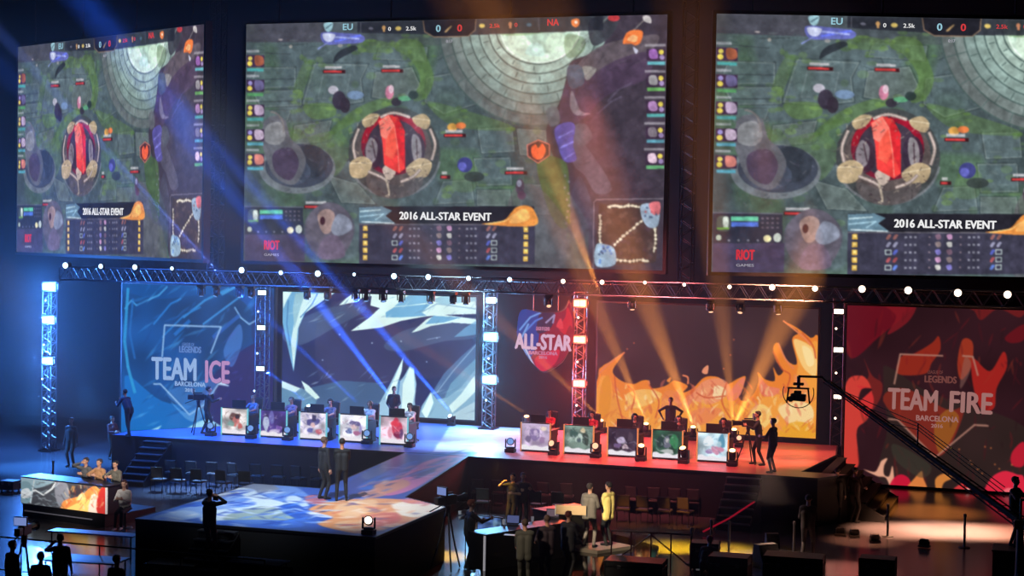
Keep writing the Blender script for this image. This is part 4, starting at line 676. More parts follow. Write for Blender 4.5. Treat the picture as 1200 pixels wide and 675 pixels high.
# ================================================================== player desks
def desk_art(k):
    c = Cv(56, 50, [(0, 0), (56, 0), (56, 50), (0, 50)], (206, 206, 216)); c.sc = 1
    P = [dict(b=(214, 206, 204), o=[((30, 18), (14, 12), (96, 60, 50)), ((30, 26), (8, 12), (206, 110, 100)), ((20, 30), (8, 6), (120, 160, 150)), ((34, 16), (6, 5), (50, 36, 40)), ((40, 34), (7, 5), (196, 90, 80))]),
         dict(b=(74, 54, 130), o=[((12, 26), (7, 14), (190, 205, 226)), ((36, 14), (12, 12), (60, 44, 110)), ((40, 34), (9, 7), (120, 84, 170)), ((24, 12), (6, 12), (110, 110, 180)), ((30, 40), (16, 4), (210, 200, 226))]),
         dict(b=(216, 208, 226), o=[((28, 18), (17, 9), (70, 66, 130)), ((28, 24), (6, 6), (236, 196, 190)), ((22, 34), (7, 7), (90, 96, 170)), ((40, 36), (8, 6), (200, 96, 110)), ((30, 10), (6, 8), (54, 50, 90))]),
         dict(b=(224, 224, 236), o=[((32, 16), (12, 6), (86, 76, 130)), ((20, 32), (8, 6), (76, 96, 160)), ((36, 34), (9, 5), (160, 90, 130)), ((30, 24), (6, 6), (230, 200, 200)), ((44, 26), (4, 8), (150, 140, 200))]),
         dict(b=(216, 190, 206), o=[((32, 20), (14, 18), (196, 40, 70)), ((38, 34), (10, 8), (120, 30, 70)), ((20, 28), (6, 12), (226, 150, 170)), ((30, 12), (8, 8), (226, 60, 80)), ((44, 30), (5, 10), (90, 60, 110))]),
         dict(b=(196, 176, 206), o=[((26, 20), (13, 12), (130, 110, 160)), ((28, 18), (6, 6), (210, 190, 220)), ((14, 30), (6, 9), (110, 96, 130)), ((42, 30), (6, 8), (150, 120, 160)), ((44, 8), (7, 5), (240, 220, 200))]),
         dict(b=(110, 130, 120), o=[((28, 22), (10, 12), (190, 210, 200)), ((18, 14), (8, 10), (60, 90, 84)), ((40, 24), (7, 14), (50, 66, 60)), ((28, 26), (5, 5), (70, 90, 96)), ((36, 8), (6, 5), (220, 200, 160))]),
         dict(b=(60, 48, 64), o=[((26, 22), (9, 8), (200, 186, 216)), ((18, 32), (8, 5), (120, 96, 140)), ((42, 16), (6, 10), (86, 70, 84)), ((34, 34), (7, 5), (216, 190, 200)), ((10, 12), (6, 8), (40, 30, 46))]),
         dict(b=(46, 84, 66), o=[((28, 22), (9, 11), (110, 110, 130)), ((42, 20), (9, 14), (60, 140, 90)), ((14, 24), (8, 12), (40, 60, 60)), ((28, 18), (4, 5), (190, 190, 190)), ((30, 38), (14, 5), (196, 200, 200))]),
         dict(b=(190, 214, 226), o=[((20, 16), (12, 12), (236, 242, 246)), ((36, 30), (12, 8), (206, 130, 160)), ((46, 14), (7, 12), (80, 140, 170)), ((22, 34), (8, 5), (150, 120, 170)), ((40, 20), (5, 6), (160, 196, 210))])][k]
    c.a[:] = np.array(P['b'])/255; c.noise(12, .35)
    for (cx, cy), (rx, ry), col in P['o']:
        c.sm([(cx+rx*random.uniform(.6, 1.2)*math.cos(t), cy+ry*random.uniform(.6, 1.2)*math.sin(t)) for t in np.linspace(0, 2*math.pi, 9)[:-1]], col, .9)
    for _ in range(34):
        x, y = random.uniform(5, 50), random.uniform(5, 40); c.line([(x, y), (x+random.uniform(-9, 9), y+random.uniform(-7, 7))], 1, random.choice([(240, 236, 240), P['o'][0][2], P['o'][2][2]]), .6)
    c.sm([(0, 50), (0, 42), (8, 40), (16, 43), (28, 41), (40, 44), (50, 41), (56, 43), (56, 50)], (236, 232, 238)); c.blur(1); return c
DKS = screen_mat('desk_picture', 1.05); DW, DH, DD = 1.1, 1.02, .85
EDGE_I = emat('lit_ice_edge', (120, 210, 226), .9); EDGE_F = mat('gold_edge', (206, 160, 96), .4, .3, emit=.5)
art_words = ['brown haired figure', 'purple picture', 'dark hatted figure', 'pale picture with small figures', 'red haired picture', 'lilac swirl', 'pale green beast picture', 'dark picture with pale blot', 'green picture', 'pale blue picture']
desk_pos = []
for k in range(10):
    ice = k < 5; px = ([(261, 509), (307, 512.5), (351, 515), (395, 518.5), (442, 521.5)] if ice else [(610, 528), (660.5, 531.5), (711, 535), (762, 538.5), (812, 542)])[k % 5]
    p = at_z(*px, ST_Z); p.y = 56.12 if ice else 56.5; d = ray(*px); 
    p.x = -29.45+1.57*(k % 5) if ice else -18.02+1.56*(k % 5)
    desk_pos.append((p.x+DW/2, p.y))
    o = empty('player_desk', (p.x+DW/2, p.y, ST_Z), 0, '%s player desk of the %s team, front glowing with a %s' % (ORD[k % 5], 'ice' if ice else 'fire', art_words[k]), 'desk', '%s team player desks' % ('ice' if ice else 'fire'))
    me = desk_art(k).mesh('front_screen', lambda u, v: (-DW/2+.04+u*(DW-.08), 0*u, DH-.03-v*(DH-.1)), DKS); s = bpy.data.objects.new('front_screen', me); COL.objects.link(s); s.parent = o
    e = EDGE_I if ice else EDGE_F
    for sx in (-1, 1): MB().box((sx*(DW/2-.02), .0, DH/2), (.045, .05, DH)).build('light_edge', e, o)
    b = MB(); b.box((0, .06, DH/2), (DW-.02, .08, DH)).box((-DW/2+.03, DD/2, DH*.36), (.04, DD, DH*.72)).box((DW/2-.03, DD/2, DH*.36), (.04, DD, DH*.72)); b.build('body', BLACK, o)
    MB().box((0, .1+DD/2, .74), (DW, DD, .04), bev=.008).build('worktop', BLACK, o)
MONM = screen_mat_dummy = emat('monitor_glow', (90, 110, 150), .8)
def monitor():
    o = empty('monitor'); MB().box((0, 0, .33), (.56, .035, .34), bev=.01).build('display_case', BLACK, o); MB().box((0, .02, .33), (.53, .004, .31)).build('display', MONM, o)
    MB().box((0, 0, .01), (.24, .18, .015), bev=.004).box((0, -.02, .1), (.05, .03, .2)).build('stand', BLACK, o); return o
mon0 = None
for k, (x, y) in enumerate(desk_pos):
    o = mon0 = monitor() if mon0 is None else copy_tree(mon0)
    o.location = (x-.05, y+.45, ST_Z+.765); tag(o, 'black monitor seen from behind on the %s %s team desk' % (ORD[k % 5], 'ice' if k < 5 else 'fire'), 'monitor', 'player monitors')
def keyboard():
    o = empty('keyboard'); MB().box((0, 0, .012), (.44, .15, .02), bev=.005).build('case', BLACK, o); b = MB()
    for i in range(12):
        for j in range(4): b.box((-.195+.0355*i, -.05+.033*j, .026), (.028, .026, .008))
    b.build('keys', GREY, o); return o
kb0 = None
for k, (x, y) in enumerate(desk_pos):
    o = kb0 = keyboard() if kb0 is None else copy_tree(kb0)
    o.location = (x+.02, y+.72, ST_Z+.76); tag(o, 'black keyboard behind the monitor on the %s %s team desk' % (ORD[k % 5], 'ice' if k < 5 else 'fire'), 'keyboard', 'player keyboards')
def gaming_chair(seat_mat):
    o = empty('gaming_chair'); MB().box((0, 0, .46), (.5, .5, .1), bev=.04).build('seat', seat_mat, o)
    b = MB(); b.box((0, .25, .88), (.46, .1, .78), (-.12, 0, 0), .045).box((0, .29, 1.2), (.3, .1, .16), (-.12, 0, 0), .04); b.build('backrest', seat_mat, o)
    for s in (-1, 1): MB().box((s*.29, -.02, .68), (.07, .3, .04), bev=.012).box((s*.28, 0, .56), (.03, .05, .22)).build('armrest', BLACK, o)
    MB().cone((0, 0, .1), (0, 0, .42), .035).build('gas_column', STEEL, o); b = MB()
    for i in range(5): a = i*2*math.pi/5; b.cone((0, 0, .11), (.3*math.cos(a), .3*math.sin(a), .06), .028, .02, n=6)
    fb = b.build('star_base', BLACK, o)
    for i in range(5): a = i*2*math.pi/5; MB().cone((.3*math.cos(a)-.02, .3*math.sin(a), .032), (.3*math.cos(a)+.02, .3*math.sin(a), .032), .03, n=10).build('caster', BLACK, fb)
    return o
gc0 = None; PLAYER_SEATS = []
for k, (x, y) in enumerate(desk_pos):
    o = gc0 = gaming_chair(BLACK) if gc0 is None else copy_tree(gc0)
    o.location = (x+.1, y+1.38, ST_Z); PLAYER_SEATS.append(Vector((x+.1, y+1.38, ST_Z))); tag(o, 'black gaming chair behind the %s %s team desk' % (ORD[k % 5], 'ice' if k < 5 else 'fire'), 'chair', 'player chairs')
# ================================================================== stairs
def stairs(loc, w, n, rise, tread, rz, label, rail=False, redrail=False, tm=None):
    o = empty('stage_stairs', loc, rz, label, 'stairs')   # climbs towards +y, top edge at y=0
    for i in range(n):
        z = rise*(i+1); y = -(n-i)*tread
        MB().box((0, y+tread/2, z-.02), (w, tread+.02, .035), bev=.005).build('tread', tm or TREAD, o)
    for s in (-1, 1): MB().prism([(-(n)*tread, 0), (0, 0), (0, rise*n-.04), (-(n)*tread, rise-.04)], s*w/2-.025, s*w/2+.025, 'x').build('side_panel', BLACK2, o)
    c = MB()
    for i in range(n): c.box((0, -(n-i)*tread+.03, rise*(i+.5)-.02), (w-.06, .02, rise-.04))
    c.build('riser', BLACK2, o)
    if rail or redrail:
        m = mat('red_rail', (170, 16, 40), .4, emit=.25) if redrail else DARKST; s = 1
        MB().tube([(s*w/2, -n*tread, .0), (s*w/2, -n*tread, .95), (s*w/2, 0, .9+rise*n), (s*w/2, 0, rise*n)], .028).build('handrail', m, o)
    return o
TREAD = mat('grey_tread', (62, 66, 74), .4)  # treads lighter and greyer than the black side panels
p = at_z(182, 514, ST_Z); stairs((p.x, 54.38, 0), 1.0, 7, .2, .28, 0, 'black stairs up to the ice end of the main stage')
p = at_z(873, 555, ST_Z); stairs((p.x, 54.25, 0), 1.1, 7, .2, .28, 0, 'black stairs up to the fire half of the main stage')
stairs((-20.5, 39.08, 0), 1.05, 7, .2, .24, 0, 'black stairs up to the front of the small platform')
stairs((-7.52, 58.0, 0), 4.6, 7, .205, .3, math.pi/2, 'wide black stairs descending off the fire end of the stage', tm=BLACK2)
p = at_z(884, 588, .9); q = at_z(824, 623, .1)
MB().tube([q, (q+p)/2-Vector((0, 0, .06)), p], .03).build('stage_ramp_rope', mat('red_rail', (190, 20, 50), .4, emit=.35)) and None
o = bpy.data.objects['stage_ramp_rope']; o.name = 'barrier_rope'; tag(o, 'red barrier rope sloping up beside the fire side stairs', 'rope')
# ================================================================== people
FIGN = [0]
def _perp(v):
    a = Vector((0, 0, 1)) if abs(v.z) < .9 else Vector((0, 1, 0)); x = v.cross(a).normalized(); return x, v.cross(x).normalized()
def ik(a, b, l1, l2, hint):
    d = b-a; L = d.length; mx = (l1+l2)*.995
    if L > mx: b = a+d*(mx/L); d = b-a; L = mx
    c = (l1*l1-l2*l2+L*L)/(2*L); h = math.sqrt(max(0, l1*l1-c*c)); u = d.normalized(); hv = Vector(hint); hv = hv-u*hv.dot(u)
    hv = hv.normalized() if hv.length > 1e-5 else _perp(u)[0]
    return a+u*c+hv*h, b
def person(loc, rz, label, shirt, pants, skin=(176, 128, 104), hair=(34, 26, 24), sitting=None, pelvis=.95, lean=0, twist=0, head=(0, 0), handL=None, handR=None, footL=None, footR=None, long_hair=False, cap=None, headset=False, h=1.0, bald=False, shoes=(18, 18, 20), elbowL=(-.5, .6, -.4), elbowR=(.5, .6, -.4), kneeL=(0, -1, 0), kneeR=(0, -1, 0), sleeve=1, jacket=0, group=None, coat=None):
    """faces -y at rz=0; x = the viewer's right when it faces the viewer (so 'L' is the -x side)"""
    FIGN[0] += 1; prim = []
    V = Vector; pz = pelvis; P = V((0, 0, pz)); ln = R(lean); up = V((0, -math.sin(ln), math.cos(ln)))
    tw = Matrix.Rotation(twist, 3, 'Z'); ax = tw @ V((1, 0, 0)); C = P+up*.34; N = C+up*.19; 
    T_SK, T_SH, T_PA, T_HA, T_SO = 0, 1, 2, 3, 4
    def cap_(a, b, ra, rb, t): prim.append((V(a), V(b), ra, rb, t))
    fw = (tw @ V((0, -1, 0)))
    j = jacket*.012
    for s in (-1, 1):
        cap_(P+V((s*.075, 0, .0)), C+ax*s*.085-up*.02, .108+j, .112+j, T_SH); cap_(P+V((s*.08, 0, -.04)), P+V((s*.08, 0, .06)), .112+j*.5, .108, T_PA if not jacket else T_SH)
    cap_(P+up*.05+fw*.02, C+fw*.035, .105+j, .118+j, T_SH); cap_(C+up*.12+ax*.13, C+up*.12-ax*.13, .075+j*.5, .075+j*.5, T_SH)
    if jacket > 1:
        for s in (-1, 1): cap_(P+V((s*.08, 0, .02)), P+V((s*.095, 0, -.14)), .125, .118, T_SH)
    hd = N+up*.03+V((0, -.01, .145)); pit, yaw = head; Rm = Matrix.Rotation(yaw, 3, 'Z') @ Matrix.Rotation(pit, 3, 'X')
    cap_(N-up*.03, N+V((0, -.005, .08)), .06, .053, T_SK)
    hf = lambda x, y, z: hd+Rm @ V((x, y, z))
    ell = [(hf(0, .012, .02), (.077, .096, .1), T_SK), (hf(0, -.022, -.05), (.055, .066, .066), T_SK)]
    cap_(hf(0, -.09, .005), hf(0, -.108, -.022), .011, .014, T_SK); cap_(hf(-.02, -.083, -.058), hf(.02, -.083, -.058), .01, .01, T_SK)
    for s in (-1, 1): ell.append((hf(s*.079, .008, -.005), (.012, .02, .032), T_SK)); cap_(hf(s*.012, -.08, .028), hf(s*.05, -.07, .03), .012, .012, T_SK)
    for s, hnd, elb in ((-1, handL, elbowL), (1, handR, elbowR)):
        S_ = C+up*.12+ax*s*.175; tgt = V(hnd) if hnd is not None else S_+V((s*.09, -.04, -.55))
        E_, W_ = ik(S_, tgt, .285, .255, tw @ V(elb) if hnd is not None else V((s*.3, .8, 0)))
        cap_(S_, E_, .06+j*.5, .046+j*.4, T_SH); cap_(E_, W_, .045+j*.3, .031+j*.2, T_SH if sleeve else T_SK)
        d = (W_-E_).normalized(); x, y = _perp(d)
        if abs(x.dot(V((1, 0, 0)))) < abs(y.dot(V((1, 0, 0)))): x, y = y, x
        if x.x*s < 0: x = -x
        # palm with four bent fingers and a thumb leaving its side
        pc = W_+d*.05; ell.append((pc, None, T_SK)); prim.append((W_+d*.01, W_+d*.07, .028, .03, T_SK)); prim.append((W_+d*.05+y*.02, W_+d*.075+y*.012, .022, .022, T_SK)); prim.append((W_+d*.05-y*.02, W_+d*.075-y*.012, .022, .022, T_SK)); ell.pop()
        curl = x*(-1)*(1 if s > 0 else 1)
        for q, (off, ln_) in enumerate(((-.033, .068), (-.011, .078), (.011, .074), (.033, .058))):
            b0 = W_+d*.085+y*off; b1 = b0+d*ln_*.5+curl*.006; b2 = b1+d*ln_*.38+curl*.026; prim.append((b0, b1, .0115, .0105, T_SK)); prim.append((b1, b2, .0105, .009, T_SK))
        t0 = W_+d*.03-y*.03; t1 = t0+d*.03-y*.026+curl*.008; t2 = t1+d*.03-y*.004+curl*.01; prim.append((t0, t1, .014, .0125, T_SK)); prim.append((t1, t2, .0125, .0105, T_SK))
    for s, ft, kn in ((-1, footL, kneeL), (1, footR, kneeR)):
        H_ = P+V((s*.095, 0, -.05)); A_ = V(ft) if ft is not None else V((s*.11, .03, .09)); A_.z = max(A_.z, .085)
        K_, A_ = ik(H_, A_, .43, .42, kn); cap_(H_, K_, .093, .062, T_PA); cap_(K_, A_, .061, .043, T_PA); 
        fdir = V((0, -1, 0)); sole = A_.z-.085
        cap_(A_+V((0, .02, -.045)), A_+V((s*.012, -.13, -.055)), .042, .034, T_SO); cap_(A_+V((s*.012, -.1, -.058)), A_+V((s*.014, -.16, -.06)), .034, .028, T_SO)
    b = MB()
    for (a, c, ra, rb, t) in prim:
        n = 8 if max(ra, rb) < .02 else 12
        b.cone(a, c, ra, rb, n=n) if (a-c).length > 1e-4 else None
        b.ball(a, (ra,)*3, n); b.ball(c, (rb,)*3, n)
    for (c, r3, t) in ell: b.ball(c, r3, 14, Rm)
    me = bpy.data.meshes.new('person'); b.bm.to_mesh(me); b.bm.free(); tmp = bpy.data.objects.new('tmp', me); COL.objects.link(tmp)
    md = tmp.modifiers.new('r', 'REMESH'); md.mode = 'VOXEL'; md.voxel_size = .0125; md.adaptivity = 0
    sm = tmp.modifiers.new('s', 'SMOOTH'); sm.factor = .5; sm.iterations = 2
    dg = bpy.context.evaluated_depsgraph_get(); m2 = bpy.data.meshes.new_from_object(tmp.evaluated_get(dg)); bpy.data.objects.remove(tmp); bpy.data.meshes.remove(me)
    m2.name = 'person'
    n = len(m2.polygons); ce = np.empty(n*3); m2.polygons.foreach_get('center', ce); ce = ce.reshape(-1, 3); best = np.full(n, 9.); ti = np.zeros(n, np.int32)
    for (a, c, ra, rb, t) in prim:
        A_ = np.array(a); D = np.array(c)-A_; L2 = D@D+1e-9; k = np.clip((ce-A_)@D/L2, 0, 1); dist = np.linalg.norm(ce-A_-k[:, None]*D, axis=1)-(ra+(rb-ra)*k); m_ = dist < best; best[m_] = dist[m_]; ti[m_] = t
    for (c, r3, t) in ell:
        q = (ce-np.array(c))/np.array(r3); l = np.linalg.norm(q, axis=1); dist = (l-1)*min(r3); m_ = dist < best; best[m_] = dist[m_]; ti[m_] = t
    m2.materials.clear()
    for nm, col in (('skin', skin), ('cloth', shirt), ('trousers', pants), ('hair', hair), ('shoe', shoes)): m2.materials.append(mat('%s_%d_%d_%d' % ((nm,)+tuple(col)), col, .55 if nm == 'skin' else .8))
    m2.polygons.foreach_set('material_index', ti); m2.polygons.foreach_set('use_smooth', [True]*n); m2.update()
    o = bpy.data.objects.new('person', m2); COL.objects.link(o); o.location = loc; o.rotation_euler = (0, 0, rz); o.scale = (h,)*3; tag(o, label, 'person', group)
    if not bald:
        hb = MB(); hm = mat('hair_%d_%d_%d' % tuple(hair), hair, .7); hb.ball(hf(0, .028, .036), (.086, .095, .094), 16, Rm); hb.ball(hf(0, -.035, .085), (.06, .045, .032), 12, Rm)
        if long_hair:
            for s in (-1, 0, 1): hb.cone(hf(s*.05, .07, 0), hf(s*.06, .09, -.2), .05, .035, n=10); hb.ball(hf(s*.06, .09, -.2), (.035,)*3, 10)
        hb.build('hair', hm, o, smooth=True)
    if cap: cb = MB(); cb.ball(hf(0, .01, .06), (.092, .108, .075), 16, Rm); cb.prism([(-.07, -.06), (.07, -.06), (.06, -.17), (-.06, -.17)], .055, .068, 'z') if 0 else cb.ball(hf(0, -.12, .055), (.068, .07, .012), 12, Rm); cb.build('cap', mat('cap_%d_%d_%d' % tuple(cap), cap, .8), o, smooth=True)
    eb = MB()
    for s in (-1, 1): eb.ball(hf(s*.03, -.079, .008), (.011, .008, .008), 8, Rm)
    eb.build('eyes', mat('eye_dark', (24, 18, 18), .3), o)
    if headset:
        hs = MB(); hs.torus(hf(0, .0, .02), .105, .014, 18, 6, tuple((Rm @ Matrix.Rotation(math.pi/2, 3, 'X')).to_euler()), (0, math.pi)); hm_ = hs.build('headset', BLACK, o)
        for s in (-1, 1): MB().ball(hf(s*.093, .005, -.005), (.024, .042, .048), 12, Rm).build('ear_cup', DARKST, hm_)
    return o
HAND0 = None
def seated(loc, rz, label, shirt, pants, zs=.5, **kw):
    d = dict(pelvis=zs+.1, lean=8, footL=(-.14, -.52, .09), footR=(.14, -.5, .09), kneeL=(0, -.3, 1), kneeR=(0, -.3, 1), handL=(-.16, -.5, .80), handR=(.18, -.5, .80))
    d.update(kw); return person(loc, rz, label, shirt, pants, **d)
# ice players (pale shirts), fire players (red shirts)
ice_lab = ['seated ice player with light hair behind the first ice desk', 'seated ice player at the second ice desk', 'seated ice player at the third, middle ice desk', 'seated ice player in a pale top at the fourth ice desk', 'seated ice player at the last ice desk nearest the catwalk']
fire_lab = ['seated fire player in a red shirt at the first fire desk', 'seated fire player in a dark red shirt at the second fire desk', 'seated fire player in black at the third fire desk', 'seated fire player ducking low behind the fourth fire desk', 'seated fire player in black at the last fire desk']
for k, s in enumerate(PLAYER_SEATS):
    ice = k < 5
    if ice: sh = [(96, 100, 120), (120, 90, 110), (96, 84, 100), (190, 180, 176), (176, 160, 160)][k]; lab = ice_lab[k]
    else: sh = [(200, 30, 50), (150, 20, 44), (24, 24, 28), (30, 28, 30), (26, 26, 30)][k-5]; lab = fire_lab[k-5]
    seated(s+Vector((0, -.02, 0)), random.uniform(-.12, .12), lab, sh, (24, 24, 30), .46, hair=[(150, 120, 90), (90, 70, 56), (60, 44, 36), (150, 110, 80), (70, 50, 40)][k % 5] if ice else (26, 20, 18), headset=True, lean=6, head=(.12, random.uniform(-.2, .2)), handL=(-.16, -.52, .84), handR=(.2, -.54, .84), footL=(-.14, -.46, .09), footR=(.14, -.44, .09), sleeve=0)
BLK = (14, 14, 17); NVY = (20, 22, 32)
D = lambda x, y, z: at_z(x, y, z)
def cam_rig(loc, rz, label, H=1.45, s=1.0, cube=None):
    o = empty('video_camera', loc, rz, label, 'camera')
    for i in range(3):
        a = i*2*math.pi/3+.5; MB().tube([(.42*math.cos(a), .42*math.sin(a), 0.02), (.2*math.cos(a), .2*math.sin(a), H*.45), (.05*math.cos(a), .05*math.sin(a), H-.2)], .022, 6).build('leg', BLACK, o)
    MB().cone((0, 0, H-.3), (0, 0, H-.08), .05, .07).ball((0, 0, H-.06), (.08, .08, .06)).build('tripod_head', BLACK, o)
    b = MB(); b.box((0, -.02, H+.1), (.16, .42, .24), bev=.02).box((0, .3, H+.1), (.14, .22, .18), bev=.02).box((0, 0, H+.26), (.05, .3, .04)); b.build('body', BLACK, o)
    MB().cone((0, -.22, H+.1), (0, -.5, H+.1), .075, .09, n=16).cone((0, -.5, H+.1), (0, -.58, H+.1), .1, .12, n=16).build('lens', LENSG, o)
    v = MB(); v.box((0, .2, H+.33), (.34, .05, .22), bev=.01).build('viewfinder', BLACK, o); MB().box((0, .228, H+.33), (.3, .004, .18)).build('viewfinder_screen', emat('viewfinder_glow', (120, 140, 200), .9), o)
    MB().tube([(.05, .1, H), (.12, .5, H-.15)], .014, 6).build('pan_handle', BLACK, o); o.scale = (s,)*3; return o
# main stage crew
c = D(232, 509, ST_Z); cam_rig(c, 2.2, 'broadcast camera on a tripod at the back corner of the ice stage', 1.35, .95)
person(D(242, 509, ST_Z), 2.1, 'camera operator in black on the ice stage before the TEAM ICE panel', BLK, BLK, handL=(-.22, -.42, 1.3), handR=(.18, -.38, 1.25), lean=6, footL=(-.14, -.1, .09), footR=(.16, .16, .09))
person(D(151, 512, ST_Z), -1.9, 'crew member in navy bending with a shoulder camera at the stage corner', (26, 34, 58), BLK, lean=26, handL=(-.12, -.5, 1.28), handR=(.2, -.48, 1.2), footL=(-.16, -.2, .09), footR=(.14, .22, .09))
person(D(131, 538, 0), 1.2, 'crew member in a dark top tinted by red light behind the stage corner', (70, 16, 26), BLK, head=(.2, .3), handL=(-.1, -.3, 1.15), handR=(.15, -.3, 1.1), h=.95)  # red light on this figure put into the top colour
person(D(461, 508, ST_Z), .2, 'standing referee in dark clothes behind the last two ice desks', NVY, BLK, handL=(-.15, -.25, 1.05), handR=(.15, -.25, 1.02), skin=(120, 90, 80))
person(D(785, 523, ST_Z), .1, 'standing referee in a black shirt against the orange flames', (16, 16, 20), BLK, skin=(110, 80, 66), hair=(20, 16, 16), handL=(-.3, -.02, 1.05), handR=(.3, -.02, 1.05), elbowL=(-1, .2, 0), elbowR=(1, .2, 0))
c = D(876, 544, ST_Z); cam_rig(c, -1.2, 'broadcast camera on a tripod on the fire stage', 1.35, .95)
person(D(889, 545, ST_Z), -1.35, 'camera operator in black at the tripod on the fire stage', BLK, BLK, handL=(-.2, -.4, 1.32), handR=(.18, -.42, 1.3), lean=6, footL=(-.15, -.12, .09), footR=(.14, .16, .09), h=1.02)
person(D(905, 554, ST_Z), -1.9, 'assistant in black standing right behind the fire stage camera operator', (18, 16, 18), (16, 16, 18), handL=(-.18, -.32, 1.12), handR=(.16, -.36, 1.16), footL=(-.16, 0, .09), footR=(.17, .05, .09))
# pair on the front platform
person(D(379, 585, ST_Z), 2.6, 'person in dark clothes on the front platform, nearer the ice desks', (17, 18, 26), BLK, hair=(90, 66, 50), footL=(-.1, 0, .09), footR=(.12, .05, .09))
person(D(400, 587, ST_Z), 3.6, 'person in black on the front platform with arms folded, back turned', BLK, BLK, skin=(190, 130, 96), hair=(26, 20, 18), handL=(.02, -.27, 1.2), handR=(-.02, -.25, 1.14), elbowL=(-.8, .1, -.5), elbowR=(.8, .1, -.5), footL=(-.14, 0, .09), footR=(.14, .05, .09))
person(Vector((-20.35, 38.22, .8)), 3.0, 'photographer in black silhouetted at the front platform edge raising a camera', BLK, BLK, handL=(-.08, -.24, 1.56), handR=(.1, -.24, 1.56), elbowL=(-1, 0, -.6), elbowR=(1, 0, -.6))
o = empty('stills_camera', (-20.33, 38.5, 2.3), 3.0, 'small black stills camera held up by the silhouetted photographer', 'camera'); MB().box((0, 0, 0), (.15, .06, .1), bev=.012).box((0, 0, .06), (.06, .05, .04), bev=.008).build('body', BLACK, o); MB().cone((0, -.02, 0), (0, -.12, 0), .04, .045, n=14).build('lens', LENSG, o)
# analyst desk group
FZ = .14
for _x in (0,):
    c = D(28, 704, 0); cam_rig(c, 3.3, 'camera on a tripod among the dark figures in the lower corner', 1.55, 1.05)
person(D(614, 690, FZ), 3.5, 'analyst in a grey olive suit at the desk, back to the audience', (66, 66, 58), (50, 50, 46), jacket=2, hair=(60, 44, 32), handL=(-.2, -.38, 1.02), handR=(.2, -.38, 1.02))
person(D(640, 684, FZ), 3.9, 'analyst in a dark plum suit, second along the desk', (52, 40, 46), (44, 36, 38), jacket=2, hair=(80, 60, 46), handL=(-.18, -.34, 1.05), handR=(.18, -.3, 1.05), head=(.1, -.5))
person(D(665, 678, FZ), 2.7, 'analyst in a black suit with reddish hair, third along the desk', (26, 26, 30), (28, 28, 30), jacket=2, hair=(84, 30, 24), handL=(-.15, -.34, 1.02), handR=(.2, -.3, 1.05))
person(D(690, 641, .22), 2.9, 'tall person in a grey suit seen from behind on the grey slab', (104, 96, 88), (122, 112, 104), jacket=2, hair=(46, 36, 30), handL=(-.12, -.3, 1.1), handR=(.15, -.3, 1.12), footL=(-.15, 0, .09), footR=(.15, .05, .09), h=1.03)
person(D(712, 639, .22), -2.0, 'presenter in a pale yellow jacket and black trousers on the grey slab', (214, 190, 110), (16, 16, 18), jacket=2, hair=(24, 18, 16), skin=(190, 140, 110), handL=(-.2, -.3, 1.08), handR=(.1, -.3, 1.1), h=1.03)
person(D(600, 622, 0), -.35, 'crew member in black drinking beside the analyst desk', (30, 28, 30), (34, 30, 32), handL=(-.2, -.2, 1.5), handR=(.22, -.25, 1.2), elbowL=(-1, -.2, -.5), skin=(200, 150, 116), hair=(36, 28, 26), sleeve=0, head=(-.15, 0))
person(D(612, 621, 0), .5, 'crew member in dark clothes with a bag behind the analysts', (44, 40, 40), (26, 26, 28), handL=(-.15, -.3, 1.25), handR=(.18, -.34, 1.3), skin=(190, 150, 120), hair=(96, 90, 84))
c = D(524, 668, 0); cam_rig(c, 2.7, 'large studio camera on a tripod beside the front platform', 1.6, 1.12)
person(D(549, 668, 0), 2.3, 'camera operator in black beside the studio camera, hair lit orange', (16, 16, 18), BLK, hair=(120, 50, 24), handL=(-.25, -.45, 1.3), handR=(.15, -.38, 1.2), lean=5, h=1.08)  # orange light on the head painted as hair colour
o = empty('cue_cards', at_z(546, 603, 1.42), .35, 'white cue sheets clipped beside the studio camera', 'paper'); MB().box((0, 0, .08), (.42, .01, .1), (0, -.15, 0)).build('sheet', WHITE, o); MB().box((0, 0, -.07), (.4, .01, .1), (0, -.15, 0)).build('sheet', WHITE, o); MB().box((.0, .02, 0), (.05, .01, .34)).cone((.0, .03, -.1), (-.0, .05, -1.41), .015).build('clip_stand', BLACK, o)
# caster desk people
cd0 = at_z(25, 590, .4); cd1 = at_z(124, 603, .4); cdir = (cd1-cd0).normalized(); crz = math.atan2(cdir.y, cdir.x); cn = Vector((-cdir.y, cdir.x, 0)); CL = (cd1-cd0).length
def cpos(t, d, z=0): q = cd0+cdir*(t*CL)+cn*d; return Vector((q.x, q.y, z))
for t, lab, sh, hr in ((.50, 'caster in a dark grey jacket raising a hand to the ear at the desk', (84, 84, 84), (50, 40, 34)), (.66, 'caster in a tan jacket seated at the desk', (176, 128, 84), (60, 46, 40)), (.85, 'caster in an olive grey jacket seated at the desk', (96, 92, 80), (24, 20, 20))):
    seated(cpos(t, 1.05, .35), crz, lab, sh, (24, 24, 26), .62, jacket=1, hair=hr, skin=(196, 146, 120), footL=(-.12, -.3, .3), footR=(.12, -.3, .3), handL=(-.14, -.4, 1.05) if t > .55 else (-.13, -.15, 1.36), elbowL=(-1, -.3, -.6), handR=(.16, -.4, 1.05))
seated(cpos(1.14, .3), crz+.3, 'person in a white top and dark skirt seated past the desk end', (220, 216, 214), (16, 16, 18), .55, hair=(66, 34, 28), long_hair=True, skin=(206, 160, 136), shoes=(220, 220, 220), footL=(-.08, -.5, .1), footR=(.1, -.46, .12), handL=(-.12, -.36, .92), handR=(.1, -.36, .92))
person(D(83, 547, 0), 0, 'person in black standing behind the casters', (16, 17, 24), BLK, skin=(70, 56, 56), h=1.05)
